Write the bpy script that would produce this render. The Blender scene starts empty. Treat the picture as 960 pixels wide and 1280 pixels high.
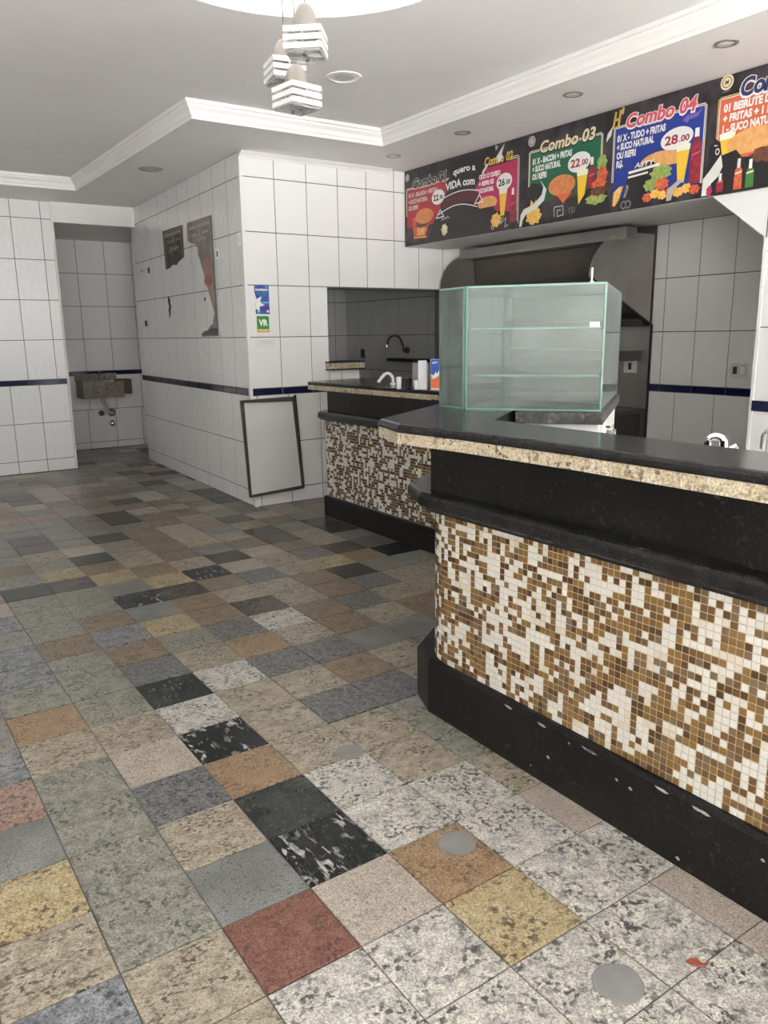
import bpy, bmesh, math, random
from mathutils import Vector, Matrix
random.seed(7)
SC = bpy.context.scene
COL = SC.collection

# ------------------------------------------------------------ camera
F_PX, YAW, PIT, ROL = 982.404, 0.5970738, 0.2223746, -0.0136392
CAM = Vector((0, 0, 1.4))
fw = Vector((math.sin(YAW)*math.cos(PIT), math.cos(YAW)*math.cos(PIT), -math.sin(PIT)))
r0 = Vector((math.cos(YAW), -math.sin(YAW), 0))
u0 = r0.cross(fw)
rv = r0*math.cos(ROL) + u0*math.sin(ROL)
uv = -r0*math.sin(ROL) + u0*math.cos(ROL)
cd = bpy.data.cameras.new('camera')
cam = bpy.data.objects.new('camera', cd); COL.objects.link(cam)
cd.sensor_width = 36; cd.sensor_fit = 'AUTO'; cd.lens = F_PX/1280*36
cd.clip_start = 0.02
M3 = Matrix((rv, uv, -fw)).transposed()
cam.matrix_world = Matrix.Translation(CAM) @ M3.to_4x4()
SC.camera = cam

# ------------------------------------------------------------ world, lights, exposure
SC.view_settings.view_transform = 'Standard'
SC.view_settings.look = 'None'
SC.view_settings.gamma = 1.0
SC.view_settings.use_curve_mapping = False
SC.view_settings.exposure = 1.05
w = bpy.data.worlds.new('overcast_sky'); SC.world = w; w.use_nodes = True
bg = w.node_tree.nodes['Background']
bg.inputs[0].default_value = (1.0, 0.985, 0.96, 1); bg.inputs[1].default_value = 2.3
# daylight through the open shopfront behind the camera
def area(name, loc, rot, sx, sy, power, color=(1, 1, 1), portal=False):
    l = bpy.data.lights.new(name, 'AREA'); l.shape = 'RECTANGLE'; l.size = sx; l.size_y = sy
    l.energy = power; l.color = color
    if portal: l.cycles.is_portal = True
    o = bpy.data.objects.new(name, l); COL.objects.link(o); o.location = loc; o.rotation_euler = rot
    return o
sun = bpy.data.lights.new('sun', 'SUN'); sun.energy = 60; sun.angle = .02; sun.color = (1, .985, .96)
so = bpy.data.objects.new('sun', sun); COL.objects.link(so); so.rotation_euler = (math.radians(-27), math.radians(8), 0)   # behind the building: lights the pavement only
area('shopfront_daylight', (0.65, -1.58, 1.35), (math.radians(90), 0, 0), 7.2, 2.6, 1, portal=True)

# ------------------------------------------------------------ materials
MATS = {}
def mat(name, col, rough=.5, metal=0., spec=.5, bump=None, mottle=None, coat=0.):
    """plain principled surface; bump=(scale,strength,distortion); mottle=(scale, colour2, amount)"""
    if name in MATS: return MATS[name]
    m = bpy.data.materials.new(name); m.use_nodes = True
    n = m.node_tree.nodes; L = m.node_tree.links; b = n['Principled BSDF']
    b.inputs['Base Color'].default_value = (*col, 1); b.inputs['Roughness'].default_value = rough
    b.inputs['Metallic'].default_value = metal; b.inputs['Specular IOR Level'].default_value = spec
    b.inputs['Coat Weight'].default_value = coat
    tc = n.new('ShaderNodeTexCoord')
    if mottle:
        nz = n.new('ShaderNodeTexNoise'); nz.inputs['Scale'].default_value = mottle[0]; nz.inputs['Detail'].default_value = 5
        L.new(tc.outputs['Object'], nz.inputs['Vector'])
        rp = n.new('ShaderNodeValToRGB'); rp.color_ramp.elements[0].position = .38; rp.color_ramp.elements[1].position = .68
        rp.color_ramp.elements[0].color = (*col, 1)
        c2 = [col[i]*(1-mottle[2]) + mottle[1][i]*mottle[2] for i in range(3)]
        rp.color_ramp.elements[1].color = (*c2, 1)
        L.new(nz.outputs['Fac'], rp.inputs['Fac']); L.new(rp.outputs['Color'], b.inputs['Base Color'])
    if bump:
        nz = n.new('ShaderNodeTexNoise'); nz.inputs['Scale'].default_value = bump[0]; nz.inputs['Detail'].default_value = 1.5
        L.new(tc.outputs['Object'], nz.inputs['Vector'])
        bp = n.new('ShaderNodeBump'); bp.inputs['Strength'].default_value = bump[1]; bp.inputs['Distance'].default_value = .01
        L.new(nz.outputs['Fac'], bp.inputs['Height']); L.new(bp.outputs['Normal'], b.inputs['Normal'])
    MATS[name] = m; return m

def granite(name, c1, c2, c3, s1=14., s2=70., dark=.5, stretch=(1, 1, 1), rough=.3, warp=.0):
    """polished granite: two mottled minerals and a dark one"""
    m = bpy.data.materials.new(name); m.use_nodes = True
    n = m.node_tree.nodes; L = m.node_tree.links; b = n['Principled BSDF']
    tc = n.new('ShaderNodeTexCoord'); oi = n.new('ShaderNodeObjectInfo'); at = n.new('ShaderNodeAttribute'); at.attribute_name = 'seed'
    ad = n.new('ShaderNodeMath'); ad.operation = 'ADD'; L.new(oi.outputs['Random'], ad.inputs[0]); L.new(at.outputs['Fac'], ad.inputs[1])
    ml = n.new('ShaderNodeMath'); ml.operation = 'MULTIPLY'; ml.inputs[1].default_value = 43.; L.new(ad.outputs[0], ml.inputs[0])
    cx = n.new('ShaderNodeCombineXYZ'); L.new(ml.outputs[0], cx.inputs[0]); L.new(ml.outputs[0], cx.inputs[2])
    va = n.new('ShaderNodeVectorMath'); va.operation = 'ADD'; L.new(tc.outputs['Object'], va.inputs[0]); L.new(cx.outputs[0], va.inputs[1])
    mp = n.new('ShaderNodeMapping'); mp.inputs['Scale'].default_value = stretch; mp.inputs['Rotation'].default_value = (0, 0, .6)
    L.new(va.outputs[0], mp.inputs['Vector'])
    def noise(sc, det, dist=0.):
        q = n.new('ShaderNodeTexNoise'); q.inputs['Scale'].default_value = sc; q.inputs['Detail'].default_value = det
        q.inputs['Distortion'].default_value = dist; L.new(mp.outputs[0], q.inputs['Vector']); return q
    def ramp(src, p0, p1, k0=(0, 0, 0), k1=(1, 1, 1)):
        q = n.new('ShaderNodeValToRGB'); e = q.color_ramp.elements
        e[0].position = p0; e[1].position = p1; e[0].color = (*k0, 1); e[1].color = (*k1, 1); L.new(src, q.inputs['Fac']); return q
    n1 = noise(s1, 6, warp); r1 = ramp(n1.outputs['Fac'], .36, .64, c1, c2)
    n2 = noise(s2, 3, warp*.6); r2 = ramp(n2.outputs['Fac'], .62-.2*dark, .70-.2*dark)
    n3 = noise(s1*.6, 2); r3 = ramp(n3.outputs['Fac'], .35, .62)
    k = n.new('ShaderNodeMath'); k.operation = 'MULTIPLY'; L.new(r2.outputs[0], k.inputs[0]); L.new(r3.outputs[0], k.inputs[1])
    mx = n.new('ShaderNodeMix'); mx.data_type = 'RGBA'; L.new(k.outputs[0], mx.inputs['Factor'])
    L.new(r1.outputs[0], mx.inputs[6]); mx.inputs[7].default_value = (*c3, 1)
    # fine grain on top of everything
    n4 = noise(s2*2.6, 2); r4 = ramp(n4.outputs['Fac'], .3, .7, (.52, .52, .52), (1.38, 1.38, 1.38))
    mm = n.new('ShaderNodeMix'); mm.data_type = 'RGBA'; mm.blend_type = 'MULTIPLY'; mm.inputs['Factor'].default_value = 1
    L.new(mx.outputs[2], mm.inputs[6]); L.new(r4.outputs[0], mm.inputs[7])
    L.new(mm.outputs[2], b.inputs['Base Color'])
    b.inputs['Roughness'].default_value = rough; b.inputs['Specular IOR Level'].default_value = .34
    MATS[name] = m; return m

def glass(name, tint, haze, hazecol=(.75, .88, .84)):
    m = bpy.data.materials.new(name); m.use_nodes = True
    n = m.node_tree.nodes; L = m.node_tree.links; n.remove(n['Principled BSDF']); out = n['Material Output']
    t = n.new('ShaderNodeBsdfTransparent'); t.inputs[0].default_value = (*tint, 1)
    g = n.new('ShaderNodeBsdfGlossy'); g.inputs['Roughness'].default_value = .02
    fr = n.new('ShaderNodeFresnel'); fr.inputs[0].default_value = 1.5
    mx = n.new('ShaderNodeMixShader'); L.new(fr.outputs[0], mx.inputs[0]); L.new(t.outputs[0], mx.inputs[1]); L.new(g.outputs[0], mx.inputs[2])
    d = n.new('ShaderNodeBsdfDiffuse'); d.inputs[0].default_value = (*hazecol, 1)  # pale diffuse veil painting in reflections of the bright room; frosting on lamp plates
    tc = n.new('ShaderNodeTexCoord'); nz = n.new('ShaderNodeTexNoise'); nz.inputs['Scale'].default_value = 6; nz.inputs['Detail'].default_value = 4
    L.new(tc.outputs['Object'], nz.inputs['Vector'])
    k = n.new('ShaderNodeMath'); k.operation = 'MULTIPLY'; k.inputs[1].default_value = haze*2; L.new(nz.outputs['Fac'], k.inputs[0])
    m2 = n.new('ShaderNodeMixShader'); L.new(k.outputs[0], m2.inputs[0]); L.new(mx.outputs[0], m2.inputs[1]); L.new(d.outputs[0], m2.inputs[2])
    L.new(m2.outputs[0], out.inputs[0]); MATS[name] = m; return m

def emit(name, col, s):
    m = bpy.data.materials.new(name); m.use_nodes = True
    n = m.node_tree.nodes; b = n['Principled BSDF']; b.inputs['Base Color'].default_value = (.9, .9, .9, 1)
    b.inputs['Emission Color'].default_value = (*col, 1); b.inputs['Emission Strength'].default_value = s
    MATS[name] = m; return m

TILE = mat('white_glazed_tile', (.80, .80, .79), .16, bump=(9, .12))
TILE_E = mat('white_embossed_tile', (.80, .81, .81), .10, bump=(16, .5))
GROUT = mat('dark_grout', (.10, .10, .10), .85)
NAVY = mat('navy_glazed_tile', (.012, .014, .055), .15)
PAINT = mat('white_paint', (.80, .79, .77), .6, mottle=(3, (.72, .70, .67), .5))
CEIL = mat('ceiling_paint', (.87, .86, .85), .65, mottle=(1.6, (.82, .80, .79), .7))
CROWN = mat('plaster_crown', (.84, .83, .81), .55)
BLACK = granite('black_granite', (.012, .012, .013), (.02, .02, .02), (.05, .05, .052), 20, 160, .25, rough=.16)
BLACKP = granite('black_granite_dull', (.009, .009, .009), (.014, .013, .012), (.04, .037, .034), 8, 60, .12, rough=.3)
BLACKP.node_tree.nodes['Principled BSDF'].inputs['Specular IOR Level'].default_value = .2
BEIGE = granite('beige_granite', (.44, .36, .245), (.52, .455, .345), (.09, .06, .04), 16, 60, .46, rough=.3)
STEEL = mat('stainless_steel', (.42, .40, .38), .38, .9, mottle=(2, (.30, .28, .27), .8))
STEELD = mat('dark_steel', (.16, .14, .13), .5, .6, mottle=(2, (.09, .08, .07), .8))  # darker, mottled version of the stainless steel
CHROME = mat('chrome', (.85, .85, .86), .09, 1)
DARKPL = mat('black_plastic', (.02, .02, .02), .4)
WHITEPL = mat('white_plastic', (.82, .82, .80), .35)
GLASS = glass('clear_glass', (.955, .985, .975), .085, (.66, .78, .745))
GEDGE = mat('green_glass_edge', (.20, .34, .295), .12)
SATIN = mat('satin_nickel', (.34, .31, .28), .42, .55)

# ------------------------------------------------------------ mesh helpers
class MB:
    def __init__(s): s.v = []; s.f = []; s.m = []; s.seed = None
    def face(s, pts, mi=0):
        i = len(s.v); s.v += [tuple(p) for p in pts]; s.f.append(tuple(range(i, i+len(pts)))); s.m.append(mi)
    def box(s, lo, hi, mi=0):
        s.prism([(lo[0], lo[1]), (hi[0], lo[1]), (hi[0], hi[1]), (lo[0], hi[1])], lo[2], hi[2], mi)
    def prism(s, poly, z0, z1, mi=0):
        """vertical prism over a ccw polygon"""
        n = len(poly); i = len(s.v)
        s.v += [(x, y, z0) for x, y in poly] + [(x, y, z1) for x, y in poly]
        s.f.append(tuple(i+k for k in reversed(range(n)))); s.m.append(mi)
        s.f.append(tuple(i+n+k for k in range(n))); s.m.append(mi)
        for k in range(n):
            q = (k+1) % n; s.f.append((i+k, i+q, i+n+q, i+n+k)); s.m.append(mi)
    def obox(s, c, ux, uy, uz, mi=0):
        """box from centre and three half-extent vectors"""
        c, ux, uy, uz = map(Vector, (c, ux, uy, uz)); i = len(s.v)
        for a in (-1, 1):
            for b in (-1, 1):
                for d in (-1, 1): s.v.append(tuple(c+a*ux+b*uy+d*uz))
        for q in ((0, 1, 3, 2), (4, 6, 7, 5), (0, 4, 5, 1), (2, 3, 7, 6), (0, 2, 6, 4), (1, 5, 7, 3)):
            s.f.append(tuple(i+k for k in q)); s.m.append(mi)
    def tube(s, pts, r, n=10, mi=0, radii=None):
        pts = [Vector(p) for p in pts]; rings = []
        for k, p in enumerate(pts):
            t = (pts[min(k+1, len(pts)-1)]-pts[max(k-1, 0)]).normalized()
            a = Vector((0, 0, 1)) if abs(t.z) < .9 else Vector((1, 0, 0))
            x = t.cross(a).normalized(); y = t.cross(x)
            rr = radii[k] if radii else r
            i = len(s.v); s.v += [tuple(p+rr*(x*math.cos(2*math.pi*j/n)+y*math.sin(2*math.pi*j/n))) for j in range(n)]
            rings.append(i)
        for a, b in zip(rings, rings[1:]):
            for j in range(n):
                q = (j+1) % n; s.f.append((a+j, a+q, b+q, b+j)); s.m.append(mi)
        s.f.append(tuple(rings[0]+j for j in reversed(range(n)))); s.m.append(mi)
        s.f.append(tuple(rings[-1]+j for j in range(n))); s.m.append(mi)
    def lathe(s, c, prof, n=24, mi=0, cap=True):
        """surface of revolution about z; prof = [(r,z)]"""
        rings = []
        for r, z in prof:
            i = len(s.v); s.v += [(c[0]+r*math.cos(2*math.pi*j/n), c[1]+r*math.sin(2*math.pi*j/n), c[2]+z) for j in range(n)]
            rings.append(i)
        for a, b in zip(rings, rings[1:]):
            for j in range(n):
                q = (j+1) % n; s.f.append((a+j, a+q, b+q, b+j)); s.m.append(mi)
        if cap:
            s.f.append(tuple(rings[0]+j for j in reversed(range(n)))); s.m.append(mi)
            s.f.append(tuple(rings[-1]+j for j in range(n))); s.m.append(mi)
    def sweep(s, path, prof, mi=0, closed_prof=False, caps=True):
        """profile [(offset to the left of the path, z)] swept along an open 2-D path with mitred corners"""
        P = [Vector(p) for p in path]; rows = []
        for k, p in enumerate(P):
            d0 = (P[k]-P[k-1]).normalized() if k else None
            d1 = (P[k+1]-P[k]).normalized() if k < len(P)-1 else None
            if d0 is None: d0 = d1
            if d1 is None: d1 = d0
            n0 = Vector((-d0.y, d0.x)); n1 = Vector((-d1.y, d1.x)); mdir = (n0+n1); mdir /= (1+n0.dot(n1))
            i = len(s.v); s.v += [(p.x+mdir.x*o, p.y+mdir.y*o, z) for o, z in prof]; rows.append(i)
        m = len(prof)
        for a, b in zip(rows, rows[1:]):
            for j in range(m if closed_prof else m-1):
                q = (j+1) % m; s.f.append((a+j, b+j, b+q, a+q)); s.m.append(mi)
        if caps and closed_prof:
            s.f.append(tuple(rows[0]+j for j in range(m))); s.m.append(mi)
            s.f.append(tuple(rows[-1]+j for j in reversed(range(m)))); s.m.append(mi)

def obj(name, mb, mats, parent=None, smooth=False, kind=None, label=None, recalc=True, bevel=0):
    me = bpy.data.meshes.new(name)
    off = Vector(parent.location) if parent is not None else Vector((0, 0, 0))
    me.from_pydata([(v[0]-off.x, v[1]-off.y, v[2]-off.z) for v in mb.v], [], mb.f)
    if not isinstance(mats, (list, tuple)): mats = [mats]
    for m in mats: me.materials.append(m)
    if len(mats) > 1: me.polygons.foreach_set('material_index', mb.m)
    if recalc:
        bm = bmesh.new(); bm.from_mesh(me); bmesh.ops.recalc_face_normals(bm, faces=bm.faces); bm.to_mesh(me); bm.free()
    if smooth:
        me.polygons.foreach_set('use_smooth', [True]*len(me.polygons)); me.set_sharp_from_angle(angle=math.radians(38))
    o = bpy.data.objects.new(name, me); COL.objects.link(o)
    if parent is not None: o.parent = parent
    if kind: o['kind'] = kind
    if label: o['label'] = label
    if bevel:
        md = o.modifiers.new('bevel', 'BEVEL'); md.width = bevel; md.segments = 2; md.limit_method = 'ANGLE'
    return o
def thing(name, label, cat, loc=(0, 0, 0), group=None):
    o = bpy.data.objects.new(name, None); COL.objects.link(o); o.location = loc; o.empty_display_size = .1
    o['label'] = label; o['category'] = cat
    if group: o['group'] = group
    return o
def tag(o, label, cat, group=None):
    o['label'] = label; o['category'] = cat
    if group: o['group'] = group
    return o
def struct(name, mb, m, **k): return obj(name, mb, m, kind='structure', **k)

# ------------------------------------------------------------ tiled walls
TMESH = {}
def tile_mesh(key, U, N, w_, h_, m, t=.004):
    k = (key, round(w_, 3), round(h_, 3), m.name)
    if k in TMESH: return TMESH[k]
    U = Vector(U); N = Vector(N); Z = Vector((0, 0, 1)); e = .0025
    if m is TILE_E: t = .0013
    v = []
    for d, sh in ((0., 0.), (t*.6, 0.), (t, e)):
        for a, b in ((-1, -1), (1, -1), (1, 1), (-1, 1)):
            v.append(tuple(U*a*(w_/2-sh) + Z*b*(h_/2-sh) + N*d))
    f = [(8, 9, 10, 11)]
    for s0 in (0, 4):
        for j in range(4): f.append((s0+j, s0+(j+1) % 4, s0+4+(j+1) % 4, s0+4+j))
    me = bpy.data.meshes.new('wall_tile'); me.from_pydata(v, [], f); me.materials.append(m)
    TMESH[k] = me; return me
TW = .287
ZROWS = [0, .13, .525, .925, .98, 1.39, 1.795, 2.198, 2.60, 2.775]
def tile_wall(parent, P0, U, N, length, u_cols, u_cols_low=None, zrows=ZROWS, holes=(), m=TILE, stripe=True, gap=.006, zmax=9):
    """lay glazed tiles as parts on a wall face; u_cols = column edges; holes = (u0,u1,z0,z1) left bare"""
    P0 = Vector(P0); U = Vector(U); N = Vector(N)
    for z0, z1 in zip(zrows, zrows[1:]):
        if z0 >= zmax: continue
        z1 = min(z1, zmax)
        is_stripe = stripe and abs(z0-.925) < .01
        cols = u_cols_low if (u_cols_low and z1 <= .93) else u_cols
        for a, b in zip(cols, cols[1:]):
            a = max(a, 0); b = min(b, length)
            rects = [(a, b, z0, z1)]
            for h in holes:
                nr = []
                for (p, q, c, d) in rects:
                    if q <= h[0] or p >= h[1] or d <= h[2] or c >= h[3]: nr.append((p, q, c, d)); continue
                    if p < h[0]: nr.append((p, h[0], c, d))
                    if q > h[1]: nr.append((h[1], q, c, d))
                    p2, q2 = max(p, h[0]), min(q, h[1])
                    if c < h[2]: nr.append((p2, q2, c, h[2]))
                    if d > h[3]: nr.append((p2, q2, h[3], d))
                rects = nr
            for (p, q, c, d) in rects:
                if q-p < .015 or d-c < .015: continue
                mm = NAVY if is_stripe else m
                me = tile_mesh(str(tuple(U)), U, N, q-p-gap, d-c-gap, mm)
                o = bpy.data.objects.new('wall_tile', me); COL.objects.link(o); o.parent = parent
                o.location = P0 + U*(p+q)/2 + Vector((0, 0, (c+d)/2))
def cols(start, length, w_=TW):
    e = start
    while e > 0: e -= w_
    out = []
    while e < length: out.append(e); e += w_
    return out + [e]

# ------------------------------------------------------------ room shell
fl = MB(); fl.box((-3.2, -1.6, -.12), (5.6, 10.7, -.004))
floor = struct('floor', fl, GROUT)
pv = MB(); pv.box((-12, -14, -.14), (14, -1.6, -.02))
struct('pavement', pv, mat('concrete_pavement', (.54, .535, .53), .8, mottle=(4, (.45, .445, .44), .6)))
rf = MB(); rf.box((-3.3, -1.6, 3.12), (5.7, 10.8, 3.25)); struct('roof_light_block', rf, PAINT)  # unseen slab added above the ceiling to block sky light

# far left wall (faces the shopfront), with the passage to the wash basin
lw = MB(); lw.box((-3.2, 9.0, 0), (2.03, 9.15, 3.12)); wl = struct('wall_far', lw, GROUT)
LWL = 5.03
tile_wall(wl, (-3.0, 9.0, 0), (1, 0, 0), (0, -1, 0), LWL-.012, cols(1.63+3-.0, LWL), cols(1.73+3, LWL), m=TILE_E)
tr = MB(); tr.box((2.016, 8.990, 0), (2.038, 9.16, 2.775)); struct('trim_passage', tr, PAINT, bevel=.006)
lt = MB(); lt.box((2.03, 8.99, 2.575), (2.885, 9.15, 3.12)); struct('wall_lintel', lt, PAINT)
# side walls of the shop behind the camera side
sl = MB(); sl.box((-3.2, -1.6, 0), (-3.0, 9.15, 3.12)); struct('wall_left', sl, PAINT)
# the tiled block: its side face is a hair out of square
k = .14/3.22
bs = MB(); bs.prism([(2.74, 5.93), (2.90, 5.93), (3.02, 9.15), (2.88, 9.15)], 0, 3.12)
wb = struct('wall_block_side', bs, GROUT)
sd = Vector((.14, 3.22, 0)); SL = sd.length; sU = sd.normalized(); sN = Vector((-sU.y, sU.x, 0))
SROWS = ZROWS
tile_wall(wb, (2.74, 5.93, 0), sU, sN, SL, cols(.307, SL, .313), cols(.43, SL, .36), m=TILE_E)
ff = MB()
ff.box((2.75, 5.93, 0), (3.485, 6.08, 2.775)); ff.box((3.485, 5.93, 0), (3.79, 6.08, 1.115))
ff.box((3.485, 5.93, 1.785), (5.4, 6.08, 2.775)); ff.box((4.75, 5.93, 0), (5.4, 6.08, 1.785))
wf = struct('wall_front', ff, GROUT)
FC = [0, .285, .573, .866, 1.149, 1.436, 1.706, 1.98, 2.26, 2.54, 2.68]
FCL = [0, .05, .34, .645, .745, 1.0, 1.06]
tile_wall(wf, (2.74, 5.93, 0), (1, 0, 0), (0, -1, 0), 2.62, FC, FCL, holes=((.745, 2.01, 1.115, 1.785), (1.05, 2.01, 0, 1.785)))
ce = MB(); ce.box((2.728, 5.916, 0), (2.752, 5.945, 2.735)); struct('trim_corner', ce, TILE)
# passage room with the wash basin
al = MB(); al.box((1.88, 10.5, 0), (3.45, 10.65, 3.12)); wa = struct('wall_passage_back', al, GROUT)
tile_wall(wa, (1.95, 10.5, 0), (1, 0, 0), (0, -1, 0), 1.4, cols(.65, 1.4, .34), cols(.62, 1.4, .345), zrows=[0, .085, .505, .94, .99, 1.39, 1.79, 2.185, 2.58], stripe=False)
st = MB(); st.box((1.95, 10.488, .942), (3.3, 10.5, .99)); obj('stripe_tile', st, NAVY, wa)
a2 = MB(); a2.box((1.83, 9.15, 0), (1.95, 10.5, 3.12)); a2.box((3.3, 9.15, 0), (3.45, 10.5, 3.12)); a2.box((3.02, 9.15, 0), (3.45, 9.25, 3.12)); struct('wall_passage_sides', a2, TILE)
a3 = MB(); a3.box((1.9, 9.15, 2.58), (3.4, 10.5, 2.64)); struct('ceiling_passage', a3, PAINT)
# kitchen: long back wall, end wall, ceiling over the worktops
kw = MB(); kw.box((5.4, -1.6, 0), (5.55, 9.15, 3.12)); wk = struct('wall_kitchen', kw, GROUT)
KN = (-1, 0, 0)
tile_wall(wk, (5.4, 5.93, 0), (0, -1, 0), KN, 5.6, cols(1.93, 5.6), cols(2.075, 5.6, .345), zmax=2.2, holes=((0, 1.82, 0, 2.3),))
tile_wall(wk, (5.4, 8.73, 0), (0, -1, 0), KN, 2.65, cols(0, 2.65), None, zmax=2.6, zrows=[0, .13, .555, .98, 1.39, 1.795, 2.198, 2.60], stripe=False)
ke = MB(); ke.box((3.0, 8.73, 0), (5.4, 8.85, 3.12)); we = struct('wall_kitchen_end', ke, GROUT)
tile_wall(we, (3.02, 8.73, 0), (1, 0, 0), (0, -1, 0), 2.38, cols(.2, 2.38), None, zmax=2.6)
kc = MB(); kc.box((3.0, 6.08, 2.6), (5.4, 8.73, 2.66)); kc.box((4.45, -1.5, 2.2), (5.4, 2.56, 2.26)); kc.box((4.75, 2.56, 2.2), (5.4, 5.93, 2.26)); struct('ceiling_kitchen', kc, PAINT)
# pier and bulkhead over the serving side
pr = MB(); pr.box((4.30, -1.6, 0), (4.45, 2.56, 3.12)); wp = struct('wall_right', pr, GROUT)
tile_wall(wp, (4.30, 2.555, 0), (0, -1, 0), KN, 4.0, [-.18, .11, .40, .69, .98, 1.27, 1.56, 1.85, 2.14, 2.43, 2.72, 3.0, 3.3, 3.6, 4.0], None,
          zrows=[0, .13, .525, .945, 1.0, 1.41, 1.818, 2.15, 2.46, 2.775], stripe=False, gap=.005)
ps = MB(); ps.box((4.288, -1.5, .945), (4.3, 2.55, 1.003)); obj('stripe_tile', ps, NAVY, wp)
pj = MB(); pj.box((4.292, 2.545, 0), (4.452, 2.565, 1.889)); struct('trim_pier', pj, TILE)
bk = MB(); bk.box((4.30, 2.56, 2.15), (4.75, 5.93, 3.12)); struct('wall_bulkhead', bk, PAINT)
ch = MB(); i0 = 0
ch.v += [(4.30, 2.56, 1.889), (4.30, 2.91, 2.152), (4.30, 2.56, 2.152), (4.45, 2.56, 1.889), (4.45, 2.91, 2.152), (4.45, 2.56, 2.152)]
ch.f += [(0, 1, 2), (5, 4, 3), (0, 3, 4, 1), (1, 4, 5, 2), (2, 5, 3, 0)]; ch.m += [0]*5
cho = struct('wall_haunch', ch, TILE)
# shopfront header and reveals behind the camera
hd = MB(); hd.box((-3.2, -1.6, 2.65), (5.6, -1.5, 3.12)); hd.box((4.3, -1.6, 0), (5.6, -1.5, 2.65)); struct('wall_shopfront', hd, PAINT)

# ------------------------------------------------------------ ceiling: dropped border, tray, crown, round recess
SOF, TRAY = 2.775, 2.880
cb = MB()
cb.box((-3.0, 8.24, SOF), (2.11, 9.0, 3.12)); cb.box((2.11, 5.24, SOF), (3.0, 9.0, 3.12)); cb.box((3.0, 5.24, SOF), (5.4, 5.94, 3.12)); cb.box((3.60, -1.5, SOF), (4.3, 5.24, 3.12)); cb.box((4.3, -1.5, SOF), (5.4, 5.24, 3.12))
struct('ceiling', cb, CEIL)
RC, RR = Vector((1.70, 3.0)), .75
ct = MB(); x0, x1, y0, y1 = -3.0, 3.6, -1.5, 8.24
angs = sorted([2*math.pi*i/72 for i in range(72)] + [math.atan2(y-RC.y, x-RC.x) % (2*math.pi) for x in (x0, x1) for y in (y0, y1)])
def rayrect(a):
    c, s = math.cos(a), math.sin(a); t = 1e9
    if c > 1e-9: t = min(t, (x1-RC.x)/c)
    if c < -1e-9: t = min(t, (x0-RC.x)/c)
    if s > 1e-9: t = min(t, (y1-RC.y)/s)
    if s < -1e-9: t = min(t, (y0-RC.y)/s)
    return (RC.x+t*c, RC.y+t*s, TRAY)
N_ = len(angs)
for i in range(N_):
    a, b = angs[i], angs[(i+1) % N_]
    ia = (RC.x+RR*math.cos(a), RC.y+RR*math.sin(a), TRAY); ib = (RC.x+RR*math.cos(b), RC.y+RR*math.sin(b), TRAY)
    ct.face([ia, rayrect(a), rayrect(b), ib])
    ct.face([ia, ib, (ib[0], ib[1], 3.06), (ia[0], ia[1], 3.06)])
struct('ceiling_tray', ct, CEIL)
edge = [(-3.0, 8.24), (2.11, 8.24), (2.11, 5.24), (3.60, 5.24), (3.60, -1.5)]
CP = [(0, 2.772), (-.012, 2.772), (-.014, 2.79), (-.022, 2.797), (-.032, 2.822), (-.052, 2.842), (-.056, 2.855), (-.068, 2.858), (-.07, 2.879), (0, 2.879)]
for a, b, nm in ((0, 1, 'trim_1'), (1, 2, 'trim_2'), (2, 3, 'trim_3'), (3, 4, 'trim_4')):
    # each run mitred by sweeping the whole path and keeping one run
    t = MB(); s_ = MB(); s_.sweep(edge, CP, closed_prof=True, caps=False); m_ = len(CP)
    t.v = s_.v; t.f = s_.f[a*m_:(a+1)*m_]; t.m = [0]*m_
    used = sorted({q for f in t.f for q in f}); mp = {q: i for i, q in enumerate(used)}
    t.v = [s_.v[q] for q in used]; t.f = [tuple(mp[q] for q in f) for f in t.f]
    struct(nm, t, CEIL if nm == 'trim_2' else CROWN)
co = MB(); co.sweep([(2.735, 5.93), (4.13, 5.93)], [(0, 2.735), (-.012, 2.735), (-.02, 2.75), (-.05, 2.768), (-.055, 2.775), (0, 2.775)], closed_prof=True)
struct('trim_5', co, CROWN)

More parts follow.
